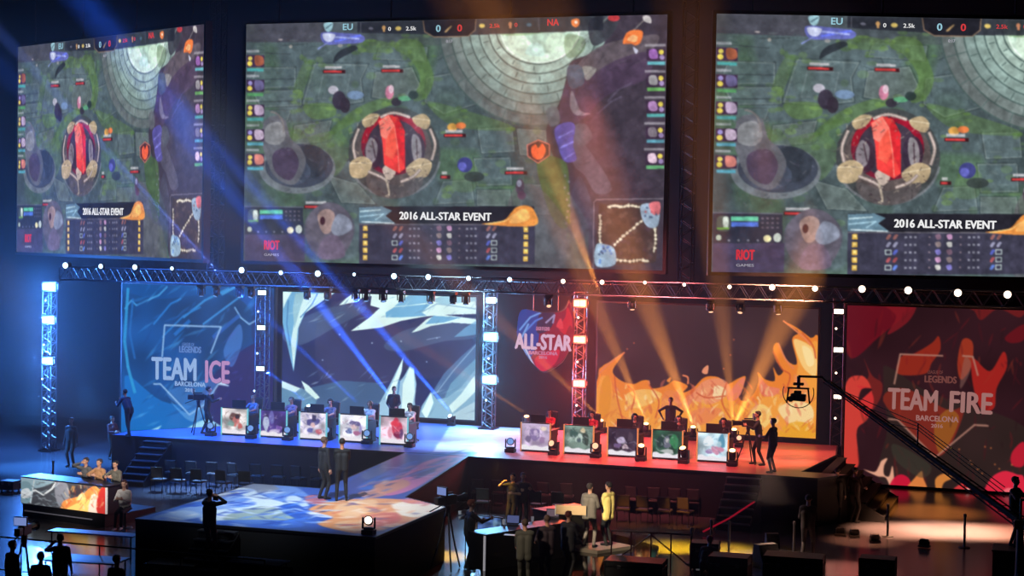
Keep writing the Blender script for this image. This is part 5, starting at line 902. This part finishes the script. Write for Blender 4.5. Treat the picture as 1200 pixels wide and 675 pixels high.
# fire side floor
person(D(946, 657, 0), 3.1, 'crew member in black standing by the flight cases on the fire side', (13, 12, 14), (12, 12, 14), footL=(-.15, 0, .09), footR=(.15, 0, .09), handL=(-.1, -.25, 1.1), handR=(.1, -.25, 1.1), h=1.06)
person(D(1001, 612, 0), 2.6, 'crew member in dark red light standing at the foot of the wide stairs', (34, 14, 18), (22, 12, 14), handL=(-.2, -.3, 1.1), handR=(.2, -.3, 1.15), skin=(150, 90, 80))  # red light put into the clothes and skin colours
person(D(980, 612, 0), 3.3, 'crew member in black standing under the fire end of the stage', (14, 12, 14), BLK)
o = person(D(827, 683, 0), 3.0, 'crouching crew member with a red headscarf among the flight cases', (20, 14, 16), BLK, pelvis=.45, lean=28, footL=(-.16, -.1, .09), footR=(.16, -.1, .09), kneeL=(-.4, -1, .3), kneeR=(.4, -1, .3), handL=(-.2, -.5, .5), handR=(.2, -.5, .5), hair=(150, 24, 34), head=(.2, 0))
JB = at_Y(1193, 640, 40.5); JB.z = 0
person(at_z(1188, 640, .8), 1.1, 'crane operator in black on a platform at the picture edge', BLK, BLK, handL=(-.25, -.45, 1.25), handR=(.2, -.4, 1.2), h=1.08)
o = empty('operator_platform', at_z(1192, 642, .8)*1, 0, 'black box platform under the crane operator', 'platform'); o.location.z = 0; MB().box((0, 0, .77), (1.3, 1.1, .05), bev=.01).build('deck', BLACK, o); MB().box((0, 0, .37), (1.24, 1.04, .74)).build('body', BLACK2, o)
# dark figures in the front left corner
for (x, y, rz, lab, sh, kw) in ((14, 722, 2.8, 'dark figure at the lower corner, nearest the picture edge', (18, 20, 30), {}), (47, 738, 3.4, 'dark figure with a reddish top in the lower corner', (44, 16, 18), {}), (70, 712, 3.7, 'dark figure holding up a pale phone in the lower corner', (24, 24, 28), dict(handR=(.2, -.4, 1.45))), (136, 742, 3.0, 'dark figure behind the blue lit table at the lower edge', (14, 15, 22), {})):
    person(D(x, y, 0), rz, lab, sh, BLK, skin=(110, 84, 76), **kw)
# ================================================================== caster desk
o = empty('caster_desk', cpos(0, 0), crz, 'low casters desk with a front picture of lightning turning into flames', 'desk')
c = Cv(150, 56, [(22, 558), (125, 570), (124, 603), (25, 590)], (70, 72, 78)); c.sc = 1.4
c.sm([(20, 556), (60, 560), (58, 566), (40, 572), (25, 570)], (150, 176, 186)); c.sm([(22, 565), (34, 566), (36, 588), (24, 588)], (120, 150, 160)); c.sm([(24, 575), (32, 572), (36, 582), (26, 584)], (220, 226, 228)); c.line([(30, 580), (40, 574), (50, 580), (60, 572), (64, 564)], 2.2, (236, 240, 240)); c.line([(38, 562), (36, 590)], 1.6, (210, 226, 232)); c.sm([(64, 564), (78, 566), (80, 590), (70, 594), (64, 580)], (150, 150, 160), .8)
c.sm([(70, 600), (74, 588), (84, 584), (96, 580), (104, 572), (112, 568), (118, 572), (124, 568), (126, 606), (70, 602)], (228, 140, 70)); c.sm([(76, 600), (90, 590), (102, 584), (108, 600)], (246, 200, 110)); c.sm([(104, 602), (108, 580), (116, 582), (116, 602)], (240, 216, 196)); c.sm([(114, 600), (116, 578), (124, 570), (125, 606)], (196, 50, 44)); c.sm([(90, 586), (96, 576), (100, 584)], (250, 214, 140)); c.sm([(84, 568), (100, 570), (92, 580), (82, 578)], (60, 50, 56), .9)
for _ in range(120):
    x = random.uniform(24, 124); y = 558+(x-22)*.12+random.uniform(2, 32); L_ = random.uniform(3, 10); a_ = random.uniform(-2.3, -.8) if x > 72 else random.uniform(-.8, .8)
    c.line([(x, y), (x+L_*math.cos(a_), y+L_*math.sin(a_))], random.uniform(.7, 1.8), random.choice([(250, 214, 130), (226, 120, 60), (250, 236, 210), (190, 60, 44)]) if x > 76 else random.choice([(190, 204, 212), (50, 52, 60), (120, 140, 150), (90, 90, 100)]), .45)
c.blur(1); me = c.mesh('front_picture', lambda u, v: (u*CL, 0*u-.02, 1.22-v*.8), print_mat('glowing_desk_front', .5, emit=.85)); s = bpy.data.objects.new('front_picture', me); COL.objects.link(s); s.parent = o  # front picture glows evenly through emission
MB().box((CL/2, .35, .2), (CL-.1, .68, .38)).box((CL/2, .3, .8), (CL, .6, .8)).build('body', BLACK, o); MB().box((CL/2, .4, 1.24), (CL+.06, .85, .04), bev=.01).build('worktop', DARKST, o); MB().box((CL+.03, -.01, .82), (.05, .05, .8)).build('light_edge', mat('white_edge', (220, 214, 210), .5, emit=.5), o); MB().box((CL*.45, -.03, .2), (CL*.8, .03, .03)).build('light_strip', mat('pale_strip', (120, 118, 130), .5, emit=.25), o)
r_ = empty('casters_riser', cpos(-.1, 0), crz, 'low black riser under the casters desk', 'riser'); MB().box((CL*.62, 1.52, .175), (CL*.98, 1.3, .35)).build('deck', BLACK, r_); MB().box((CL*.62, .86, .33), (CL*.98, .02, .04)).build('edge_strip', DARKST, r_)
def stool():
    o = empty('bar_stool'); MB().cone((0, 0, .56), (0, 0, .62), .19, .2, n=20).build('seat', BLACK, o); MB().cone((0, 0, .02), (0, 0, .56), .03).build('column', STEEL, o); MB().cone((0, 0, 0), (0, 0, .03), .22, .2, n=20).build('base', STEEL, o); return o
s0 = None
for t, d, lab in ((.50, 1.08, 'stool under the caster with the raised hand'), (.66, 1.08, 'stool under the caster in the tan jacket'), (.85, 1.08, 'stool under the caster in the olive jacket'), (1.14, .33, 'stool under the person in the white top')):
    o = s0 = stool() if s0 is None else copy_tree(s0); o.location = cpos(t, d, .35 if d > .9 else 0); tag(o, 'black bar '+lab, 'stool', 'caster stools')
# ================================================================== row chairs between the stages
CH1 = mat('chair_dark_cover', (66, 66, 62), .85, noise=.2, nscale=8)
def row_chair():
    o = empty('row_chair'); MB().box((0, 0, .45), (.44, .42, .06), bev=.02).build('seat', CH1, o); MB().box((0, .2, .72), (.42, .04, .38), (-.12, 0, 0), .03).build('backrest', CH1, o)
    for sx in (-1, 1):
        MB().tube([(sx*.2, -.19, 0), (sx*.2, -.17, .43)], .014, 6).build('leg', DARKST, o); MB().tube([(sx*.2, .22, 0), (sx*.2, .18, .45), (sx*.2, .24, .9)], .014, 6).build('leg', DARKST, o)
    return o
r0 = None
def chairs(row, Y0, xs, side, grp, rzb):
    global r0
    for i, px in enumerate(xs):
        p = at_z(px, Y0+(px-xs[0])*.05, 0); o = r0 = row_chair() if r0 is None else copy_tree(r0); o.location = p; o.rotation_euler = (0, 0, rzb+random.uniform(-.25, .25))
        tag(o, 'grey chair in the %s row %s, %s from the stairs' % (row, side, ORD[i]), 'chair', grp)
chairs('front', 577, (186, 209, 233, 262, 288), 'behind the front platform', 'chairs on the ice side floor', math.pi)
chairs('back', 568, (202, 226, 250, 276, 301, 326, 350, 373), 'under the ice stage edge', 'chairs on the ice side floor', math.pi)
def chairs2(row, Y0, xs, grp):
    global r0
    for i, px in enumerate(xs):
        p = at_z(px, Y0+(px-xs[0])*.05, 0); o = copy_tree(r0); o.location = p; o.rotation_euler = (0, 0, math.pi+random.uniform(-.25, .25))
        tag(o, 'olive chair in the %s row under the fire stage, %s counting rightward' % (row, ORD[i]), 'chair', grp)
chairs2('front', 604, (566, 630, 655, 730, 755, 779, 803), 'chairs on the fire side floor'); chairs2('back', 592, (560, 584, 638, 664, 742, 766, 790, 812), 'chairs on the fire side floor')
# ================================================================== analyst corner
b = MB(); q = [at_z(x, y, 0) for x, y in ((560, 640), (700, 625), (772, 645), (750, 720), (570, 740))]; 
b.prism([(v.x, v.y) for v in q], .0, .12, 'z'); o = b.build('analyst_riser', mat('mirror_black', (10, 9, 11), .08)); tag(o, 'glossy black riser mirroring the presenters legs', 'riser')
q = [at_z(x, y, .2) for x, y in ((662, 641), (700, 646), (742, 640), (712, 634))]; b = MB(); b.prism([(v.x, v.y) for v in q], .12, .215, 'z'); o = b.build('grey_slab', mat('warm_grey_board', (150, 138, 122), .6)); tag(o, 'warm grey slab the presenters stand on', 'platform')
def desk2(px0, px1, z, label, picture=None):
    a = at_z(*px0, z); b_ = at_z(*px1, z); d = b_-a; L = d.length; o = empty('analyst_desk', (a.x, a.y, .12), math.atan2(d.y, d.x), label, 'desk'); H = z-.12
    MB().box((L/2, .03, H/2), (L, .05, H)).box((.03, .35, H/2), (.05, .6, H)).box((L-.03, .35, H/2), (.05, .6, H)).build('body', BLACK, o); MB().box((L/2, .3, H+.0), (L+.06, .7, .04), bev=.01).build('worktop', DARKST, o)
    MB().box((0, -.0, H/2), (.04, .05, H)).build('light_edge', mat('pale_desk_edge', (190, 190, 200), .5, emit=.35), o); MB().box((L/2, -.03, H+.0), (L, .03, .03)).build('front_trim', mat('pale_desk_trim', (130, 130, 150), .4, emit=.12), o); return o
desk2((568, 627), (668, 612), 1.08, 'black analyst desk with a pale lit corner edge')
desk2((642, 600), (690, 594), 1.25, 'smaller black lectern desk in front of the grey suited presenter')
def laptop(loc, rz, label, col):
    o = empty('laptop', loc, rz, label, 'laptop'); MB().box((0, 0, .01), (.36, .25, .018), bev=.004).build('keyboard_base', GREY, o); MB().box((0, .14, .13), (.36, .012, .24), (-.2, 0, 0), .004).build('lid', BLACK, o); MB().box((0, .128, .135), (.33, .004, .2), (-.2, 0, 0)).build('display', emat('laptop_%d' % col[0], col, .7), o); return o
laptop(at_z(598, 616, 1.11)+Vector((0, .15, 0)), .1, 'open laptop on the analyst desk between the drinks', (90, 100, 150)); laptop(at_z(646, 608, 1.11)+Vector((0, .1, 0)), .2, 'open laptop on the analyst desk near the plum suit', (120, 100, 110))
o = empty('floor_monitor', at_z(574, 640, .12), -.25, 'floor monitor with a bluish picture beside the analyst desk', 'monitor'); MB().box((0, 0, .62), (.86, .07, .5), (.0, 0, 0), .01).build('case', BLACK, o); cc = Cv(40, 24, None, (70, 96, 150)); cc.sc = 1; cc.noise(5, .5); cc.noise(7, .6, (150, 190, 206)); me = cc.mesh('display', lambda u, v: (-.4+.8*u, 0*u-.04, .84-.44*v), screen_mat('floor_monitor_picture', .7)); s = bpy.data.objects.new('display', me); COL.objects.link(s); s.parent = o; MB().box((0, .02, .2), (.06, .05, .4)).box((0, .02, .02), (.5, .4, .03)).build('stand', BLACK, o)
o = empty('lectern_board', at_z(668, 604, 1.29), .15, 'small tan board standing on the lectern desk', 'board'); MB().box((0, .2, .12), (.85, .02, .26), (-.15, 0, 0)).build('sheet', mat('tan_board', (176, 146, 108), .7), o); MB().box((-.44, .2, .1), (.03, .03, .3)).build('post', WHITE, o); MB().box((.44, .2, .1), (.03, .03, .3)).build('post', BLACK, o)  # plain tan sheet between two posts
for i, (x, y) in enumerate(((590, 614.5), (604, 612), (624, 611))):
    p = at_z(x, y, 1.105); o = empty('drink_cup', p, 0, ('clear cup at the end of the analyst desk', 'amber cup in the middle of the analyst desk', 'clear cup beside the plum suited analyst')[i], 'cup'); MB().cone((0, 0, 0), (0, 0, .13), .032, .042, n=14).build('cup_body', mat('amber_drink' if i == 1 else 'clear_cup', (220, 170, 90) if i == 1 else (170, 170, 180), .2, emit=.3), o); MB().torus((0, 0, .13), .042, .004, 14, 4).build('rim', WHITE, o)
o = empty('script_paper', at_z(600, 627, 1.105), .1, 'white script paper on the front of the analyst desk', 'paper'); MB().box((0, -.0, .004), (.42, .2, .006)).build('sheet', WHITE, o)
o = empty('truss_barrier', at_z(716, 664, 0), .05, 'low red lit tubular barrier behind the glossy riser', 'barrier')
BR = mat('red_lit_rail', (60, 18, 28), .4)  # red light on the rails put into their base colour
MB().tube([(0, 0, 1.0), (2.2, .1, 1.0)], .025).build('top_rail', BR, o)
for x in (0, .55, 1.1, 1.65, 2.2): MB().tube([(x, 0, 0), (x, 0, 1.0)], .02).build('post', BR, o)
MB().tube([(0, 0, .1), (1.1, 0, .95), (2.2, .1, .1)], .018).build('brace', BR, o)
# ================================================================== road cases, wedges, stanchions
CASE = mat('flight_case_black', (24, 23, 25), .5, noise=.2, nscale=6)
def flight_case(loc, d, rz, label):
    o = empty('flight_case', loc, rz, label, 'case'); w, l, h = d; MB().box((0, 0, h*.36+.08), (w, l, h*.72), bev=.01).build('body', CASE, o); MB().box((0, 0, h*.88+.085), (w, l, h*.24), bev=.01).build('lid', CASE, o)
    for sx in (-1, 1):
        for sy in (-1, 1): MB().box((sx*w/2, sy*l/2, h/2+.08), (.03, .03, h)).build('corner_trim', DARKST, o)
    MB().box((0, -l/2, h*.74+.08), (w-.03, .03, .03)).build('edge_trim', DARKST, o)
    for sx in (-1, 1): MB().box((sx*w*.25, -l/2-.01, h*.74+.08), (.1, .02, .09), bev=.005).build('latch', STEEL, o)
    for sx in (-1, 1):
        for sy in (-1, 1): MB().cone((sx*w*.38-.02, sy*l*.36, .04), (sx*w*.38+.02, sy*l*.36, .04), .04, n=10).build('caster', BLACK, o)
    return o
flight_case(at_z(745, 686, 0), (1.5, .8, .6), .05, 'long black flight case below the red barrier'); flight_case(at_z(826, 668, 0), (.75, .6, .7), .1, 'black flight case beside the red headscarf'); flight_case(at_z(855, 690, 0), (1.0, .7, .8), 0, 'black flight case at the lower edge right of the headscarf')
flight_case(at_z(930, 692, 0), (1.5, .8, .85), .05, 'wide black flight case at the lower edge in front of the crew member'); flight_case(at_z(1028, 690, 0), (.9, .6, .75), 0, 'black flight case at the lower edge below the fire floor glow')
flight_case(at_z(430, 668, 0), (1.6, 1.2, .62), 0, 'black flight case with a blue lit top under the platform corner'); flight_case(at_z(205, 690, 0), (1.3, .8, .6), .1, 'black flight case left of the front platform stairs'); flight_case(at_z(12, 576, 0), (.55, .5, .3), 0, 'small black case on the blue lit floor behind the casters')
def wedge(loc, rz, label, s=1):
    o = empty('wedge_speaker', loc, rz, label, 'speaker'); MB().prism([(-.3, 0), (.3, 0), (.22, .62), (-.02, .62)], -.32, .32, 'x').build('cabinet', BLACK, o); MB().box((0, -.178, .3), (.56, .02, .52), (-.43, 0, 0)).build('grille', GREY if 0 else mat('speaker_grille', (34, 34, 36), .7, .3), o); MB().torus((.33, .1, .35), .05, .01, 14, 5, (0, math.pi/2, 0)).build('handle', DARKST, o); o.scale = (s,)*3; return o
wedge(at_z(899, 664, 0), .8, 'black wedge speaker on the yellow lit floor'); wedge(at_z(905, 640, 0), .4, 'black floor speaker behind the wedge speaker', .6)
def stanchion(loc, label, H=.98):
    o = empty('stanchion_post', loc, 0, label, 'stanchion'); MB().cone((0, 0, 0), (0, 0, .03), .18, .16, n=20).build('base', BLACK, o); MB().cone((0, 0, .03), (0, 0, H), .035, n=12).build('post', BLACK, o); MB().cone((0, 0, H-.06), (0, 0, H+.02), .045, n=12).ball((0, 0, H+.02), (.045, .045, .02)).build('cap', BLACK, o); return o
for x, y, lab in ((1040, 629, 'black stanchion post on the orange lit floor, left of the pair'), (1130, 642, 'black stanchion post on the orange lit floor, right of the pair'), (810, 661, 'black stanchion post before the yellow floor pool, nearest the barrier'), (833, 650, 'black stanchion post at the middle of the yellow floor pool'), (854, 652, 'black stanchion post at the far side of the yellow floor pool'), (62, 574, 'black stanchion post behind the casters on blue lit floor'), (930, 652, 'thin black post beside the crew member near the cases')): stanchion(at_z(x, y, 0), lab)
def footlight(loc, rz, label):
    o = empty('floor_light', loc, rz, label, 'lamp'); MB().box((0, 0, .05), (.34, .2, .06), bev=.015).build('base', BLACK, o); MB().box((0, 0, .17), (.26, .14, .16), (.4, 0, 0), .02).build('housing', BLACK, o); MB().box((0, -.08, .2), (.22, .01, .12), (.4, 0, 0)).build('window', LENSG, o); MB().box((-.15, 0, .13), (.02, .05, .16)).box((.15, 0, .13), (.02, .05, .16)).build('bracket', DARKST, o); return o
footlight(at_z(1025, 636, 0), .2, 'small black floor light near the left stanchion'); footlight(at_z(1083, 642, 0), -.3, 'small black floor light between the two stanchions'); footlight(at_z(985, 628, 0), 0, 'small black floor light at the foot of the wide stairs'); footlight(at_z(1001, 630, 0), .4, 'small black floor light just right of the stairs foot')
# table and rail in the front left
def table(loc, w, d, h, rz, label, m):
    o = empty('folding_table', loc, rz, label, 'table'); MB().box((0, 0, h), (w, d, .04), bev=.01).build('tabletop', m, o)
    for sx in (-1, 1):
        for sy in (-1, 1): MB().tube([(sx*(w/2-.1), sy*(d/2-.08), 0), (sx*(w/2-.1), sy*(d/2-.08), h-.02)], .02, 6).build('leg', DARKST, o)
    return o
BT = mat('blue_lit_top', (50, 62, 96), .35)  # blue light on the tabletops put into their colour
table(at_z(100, 690, 0), 2.0, .9, .75, .1, 'table with a blue lit top at the lower left edge', BT); table(at_z(110, 655, 0), 2.6, .5, .72, .05, 'narrow table with a blue lit top in front of the casters riser', BT); table(at_z(300, 692, 0), 1.6, .7, .74, .0, 'dim table at the lower edge below the platform stairs', BT)
o = empty('crowd_barrier', at_z(-20, 672, 0), -.02, 'long thin barrier rail crossing the dark lower left', 'barrier'); MB().tube([(0, 0, 1.0), (8.2, 0, 1.0)], .022).build('top_rail', DARKST, o); MB().tube([(0, 0, .15), (8.2, 0, .15)], .018).build('bottom_rail', DARKST, o)
for i in range(8): MB().tube([(i*8.2/7, 0, 0), (i*8.2/7, 0, 1.0)], .018).build('post', DARKST, o)
# ================================================================== camera crane
H0 = at_Y(968, 447, 48.5); H1 = at_Y(1196, 612, 41)
o = empty('camera_crane', (H1.x, H1.y, 0), 0, 'long black camera crane reaching across in front of the TEAM FIRE panel', 'camera crane'); B0 = Vector((H1.x, H1.y, 0)); a = H0-B0; c = H1-B0
dirv = (a-c).normalized(); side = dirv.cross(Vector((0, 0, 1))).normalized(); upv = side.cross(dirv)
b = MB(); 
for s in (-.07, .07):
    for u_ in (-.07, .07): b.cone(a+side*s+upv*u_*.5, c+side*s*1.6+upv*u_*1.4, .02, n=6)
L = (a-c).length; n = 26
for i in range(n):
    t0, t1 = i/n, (i+1)/n; w0 = .07*(1+.6*t0); P0 = a.lerp(c, t0); P1 = a.lerp(c, t1); b.cone(P0+side*w0-upv*.05, P1-side*w0-upv*.05, .01, n=4).cone(P0+side*w0-upv*.05, P1+side*w0+upv*.08, .01, n=4).cone(P0-side*w0-upv*.05, P1-side*w0+upv*.08, .01, n=4)
b.cone(a, c, .04, .08, n=8); b.build('boom', BLACK2, o)
mid = a.lerp(c, .52)+Vector((0, 0, .62)); MB().cone(a.lerp(c, .52), mid, .02).build('mast', BLACK, o)
for k in range(3): MB().tube([a.lerp(c, .05+.14*k), mid-Vector((0, 0, .08*k)), a.lerp(c, .93)+Vector((0, 0, .55-.12*k))], .012, 6).build('stay_cable', DARKST, o)
MB().tube([c+Vector((0, 0, .0)), c+Vector((0, 0, .55))], .03).build('rear_post', BLACK, o)
ce = c+(c-a).normalized()*1.3; MB().cone(c, ce, .09).build('tail', BLACK, o)
for k in range(3): MB().cone(ce-dirv*(.05+.16*k)+side*.22, ce-dirv*(.05+.16*k)-side*.22, .22, n=20).build('counterweight', BLACK, o)
b = MB(); b.cone((0, 0, .35), (c.x, c.y, c.z-.1), .11, .08, n=12).box((c.x, c.y, c.z-.05), (.3, .3, .22), bev=.03); b.build('column', BLACK, o)
for i in range(3): g = i*2*math.pi/3+.4; MB().tube([(0, 0, c.z*.6), (.75*math.cos(g), .75*math.sin(g), .12)], .035, 8).tube([(0, 0, .35), (.75*math.cos(g), .75*math.sin(g), .12)], .025, 8).cone((.75*math.cos(g)-.04, .75*math.sin(g), .1), (.75*math.cos(g)+.04, .75*math.sin(g), .1), .1, n=14).build('leg', BLACK, o)
hx = at_Y(936, 441, 48.7)-B0; MB().tube([a, a+Vector((-.12, 0, .12)), hx+Vector((0, 0, .0))], .035, 8).build('head_arm', BLACK, o)
HB = hx+Vector((0, 0, -.1)); m_ = MB(); m_.cone(HB+Vector((0, 0, .1)), HB-Vector((0, 0, .22)), .05).box(HB-Vector((0, 0, .24)), (.62, .07, .05), bev=.01).box(HB-Vector((.3, 0, .45)), (.04, .07, .45), (0, .12, 0)).box(HB-Vector((-.3, 0, .45)), (.04, .07, .45), (0, -.12, 0)).box(HB-Vector((0, 0, .12)), (.3, .12, .08), bev=.02); hh = m_.build('remote_head', BLACK, o)
MB().box(HB-Vector((.0, 0, .5)), (.42, .26, .2), (0, .05, 0), .03).box(HB-Vector((.02, 0, .36)), (.2, .18, .1), bev=.02).build('camera_body', BLACK, hh); MB().cone(HB-Vector((.12, .1, .5)), HB-Vector((.16, .4, .52)), .07, .085, n=16).build('camera_lens', LENSG, hh)
MB().torus(HB-Vector((0, 0, .36)), .44, .014, 24, 5, (math.pi/2, 0, 0), (R(160), R(380))).build('cable_loop', BLACK, hh)
# ================================================================== haze and beams
hz = MB(); hz.box((-25.3, 49, 9.2), (37.4, 27, 15.2)); 
hm = bpy.data.materials.new('stage_haze'); hm.use_nodes = True; nt = hm.node_tree; nt.nodes.clear(); o_ = nt.nodes.new('ShaderNodeOutputMaterial'); v_ = nt.nodes.new('ShaderNodeVolumeScatter'); v_.inputs['Density'].default_value = .0035; v_.inputs['Anisotropy'].default_value = .15; v_.inputs['Color'].default_value = (1, 1, 1, 1); nt.links.new(v_.outputs[0], o_.inputs['Volume'])
h_ = hz.build('haze', hm); tag(h_, 'thin smoke haze filling the air over the stage', 'haze', kind='stuff'); h_.visible_shadow = True
BG = 9
def beam(px, Y, tpx, tY, col, e, deg=2.2, z=None):
    a = at_Y(*px, Y); b = at_Y(*tpx, tY); e = e*(4.5 if col[2] > .8 else 1.35); return spot(a, b, col, e*BG, deg, 1, .05, 'beam_light')
DB = (.02, .12, 1)
def rear(i): p = at_z(*BACK[i][0], ST_Z); return p+Vector((0, -.1, .62))
def rbeam(i, t, tY, col, e, dg): return spot(rear(i), at_Y(*t, tY), col, e*BG*(4.5 if col[2] > .8 else 1.35), dg, 1, .05, 'beam_light')
beam((529, 484), 62, (300, 215), 50, DB, 60000, 3.6); rbeam(0, (215, 150), 50, DB, 70000, 4.2); rbeam(1, (300, 360), 56, DB, 26000, 3); rbeam(2, (180, 330), 54, DB, 26000, 3)
beam((256, 320), 55, (20, 60), 50, (.1, .2, .9), 30000, 3)
for (a, Y, t, tY, e, dg) in (((751, 524), 56, (715, 330), 50, 30000, 1.6), ((801, 527), 56, (792, 380), 52, 30000, 1.6), ((858, 530), 56, (885, 470), 54, 22000, 1.8), ((704, 347), 54, (630, 150), 50, 20000, 9)): beam(a, Y, t, tY, ORG, e, dg)
for (i, t, tY, e, dg) in ((3, (748, 330), 50, 45000, 5), (4, (842, 330), 50, 28000, 4), (4, (940, 330), 50, 42000, 6), (5, (670, 290), 50, 38000, 4.4), (6, (600, 390), 52, 34000, 2.6), (7, (530, 430), 54, 18000, 2.2)): rbeam(i, t, tY, ORG, e, dg)
for p, c, s in GLOWS:
    l = bpy.data.lights.new('strobe_glow', 'POINT'); l.color = c; l.energy = (3000 if p.x < -33 else 1000)*s; l.shadow_soft_size = .1; lo = bpy.data.objects.new('strobe_glow', l); COL.objects.link(lo); lo.location = p+Vector((0, -.35, 0))
# lights washing the stage and the floor
spot((-28, 50, 13.5), (-28, 57, 1.5), (.04, .2, 1), 26000, 50, 1, .3); spot((-34, 50, 13), (-31, 56, 1.5), (.04, .2, 1), 14000, 45, 1, .3)
spot((-20.6, 52, 14), (-20.8, 58, 1.5), (.5, .78, 1), 22000, 26, 1, .3); spot((-25, 54, 7.2), (-25.5, 59, 1.5), (.15, .4, 1), 1800, 70, 1, .2)
spot((-14, 50, 13.5), (-14, 57, 1.5), (1, .19, .2), 17000, 50, 1, .3); spot((-9, 52, 13), (-9.5, 59, 1.5), (1, .35, .2), 16000, 28, 1, .3)
spot((-19.5, 33, 15), (-19.7, 43.8, 1.5), (.8, .9, 1), 24000, 34, 1, .3)
def pool(px, col, e, deg, back=0, h=3.2, dx=0):
    t = at_z(px[0], px[1], 0); return spot(t+Vector((dx, back, h)), t, col, e, deg, .8, .15, 'floor_pool_light')
pool((520, 652), (1, .6, .01), 1700, 76, 0, 1.5); pool((785, 642), (1, .6, .01), 1900, 84, -.4, 1.5); pool((845, 645), (1, .62, .03), 1900, 80, -.4, 1.5); pool((590, 618), (1, .5, .03), 450, 50, -1, 2.4); pool((800, 616), (1, .3, .06), 260, 40, -1.5, 2.0); pool((740, 614), (1, .3, .06), 220, 40, -1.5, 2.0)
pool((1012, 634), (1, .36, .18), 1400, 46); pool((1060, 622), (1, .45, .25), 8000, 66); pool((1115, 622), (1, .5, .3), 11000, 70); pool((1165, 624), (1, .42, .22), 8000, 66); pool((1090, 600), (1, .3, .05), 2500, 70); pool((900, 655), (1, .6, .42), 3200, 56); pool((990, 668), (1, .3, .2), 2200, 56)
pool((40, 548), (.05, .28, 1), 5000, 80); pool((10, 590), (.08, .3, 1), 700, 60); pool((205, 577), (.2, .45, 1), 2200, 60); pool((245, 572), (.3, .5, 1), 1600, 60); pool((100, 540), (.05, .3, 1), 3000, 80); pool((120, 665), (.1, .2, .9), 120, 60)
spot((-14.5, 33, 9), (-12.5, 46.9, 1.2), (1, .86, .62), 24000, 9, 1, .3, 'key_light'); spot((-16, 31, 8), (-13, 42.2, 1), (1, .8, .6), 5000, 18, 1, .3, 'key_light')
spot((-24, 34, 9), (-28.6, 46.5, 1.2), (1, .92, .85), 13000, 15, 1, .3, 'key_light')
spot((-24.5, 49, 12), (-25.5, 57.4, 2.5), (.8, .8, 1), 2200, 30, 1, .3); spot((-14, 49, 12), (-14, 57.4, 2.5), (1, .5, .4), 2000, 30, 1, .3)
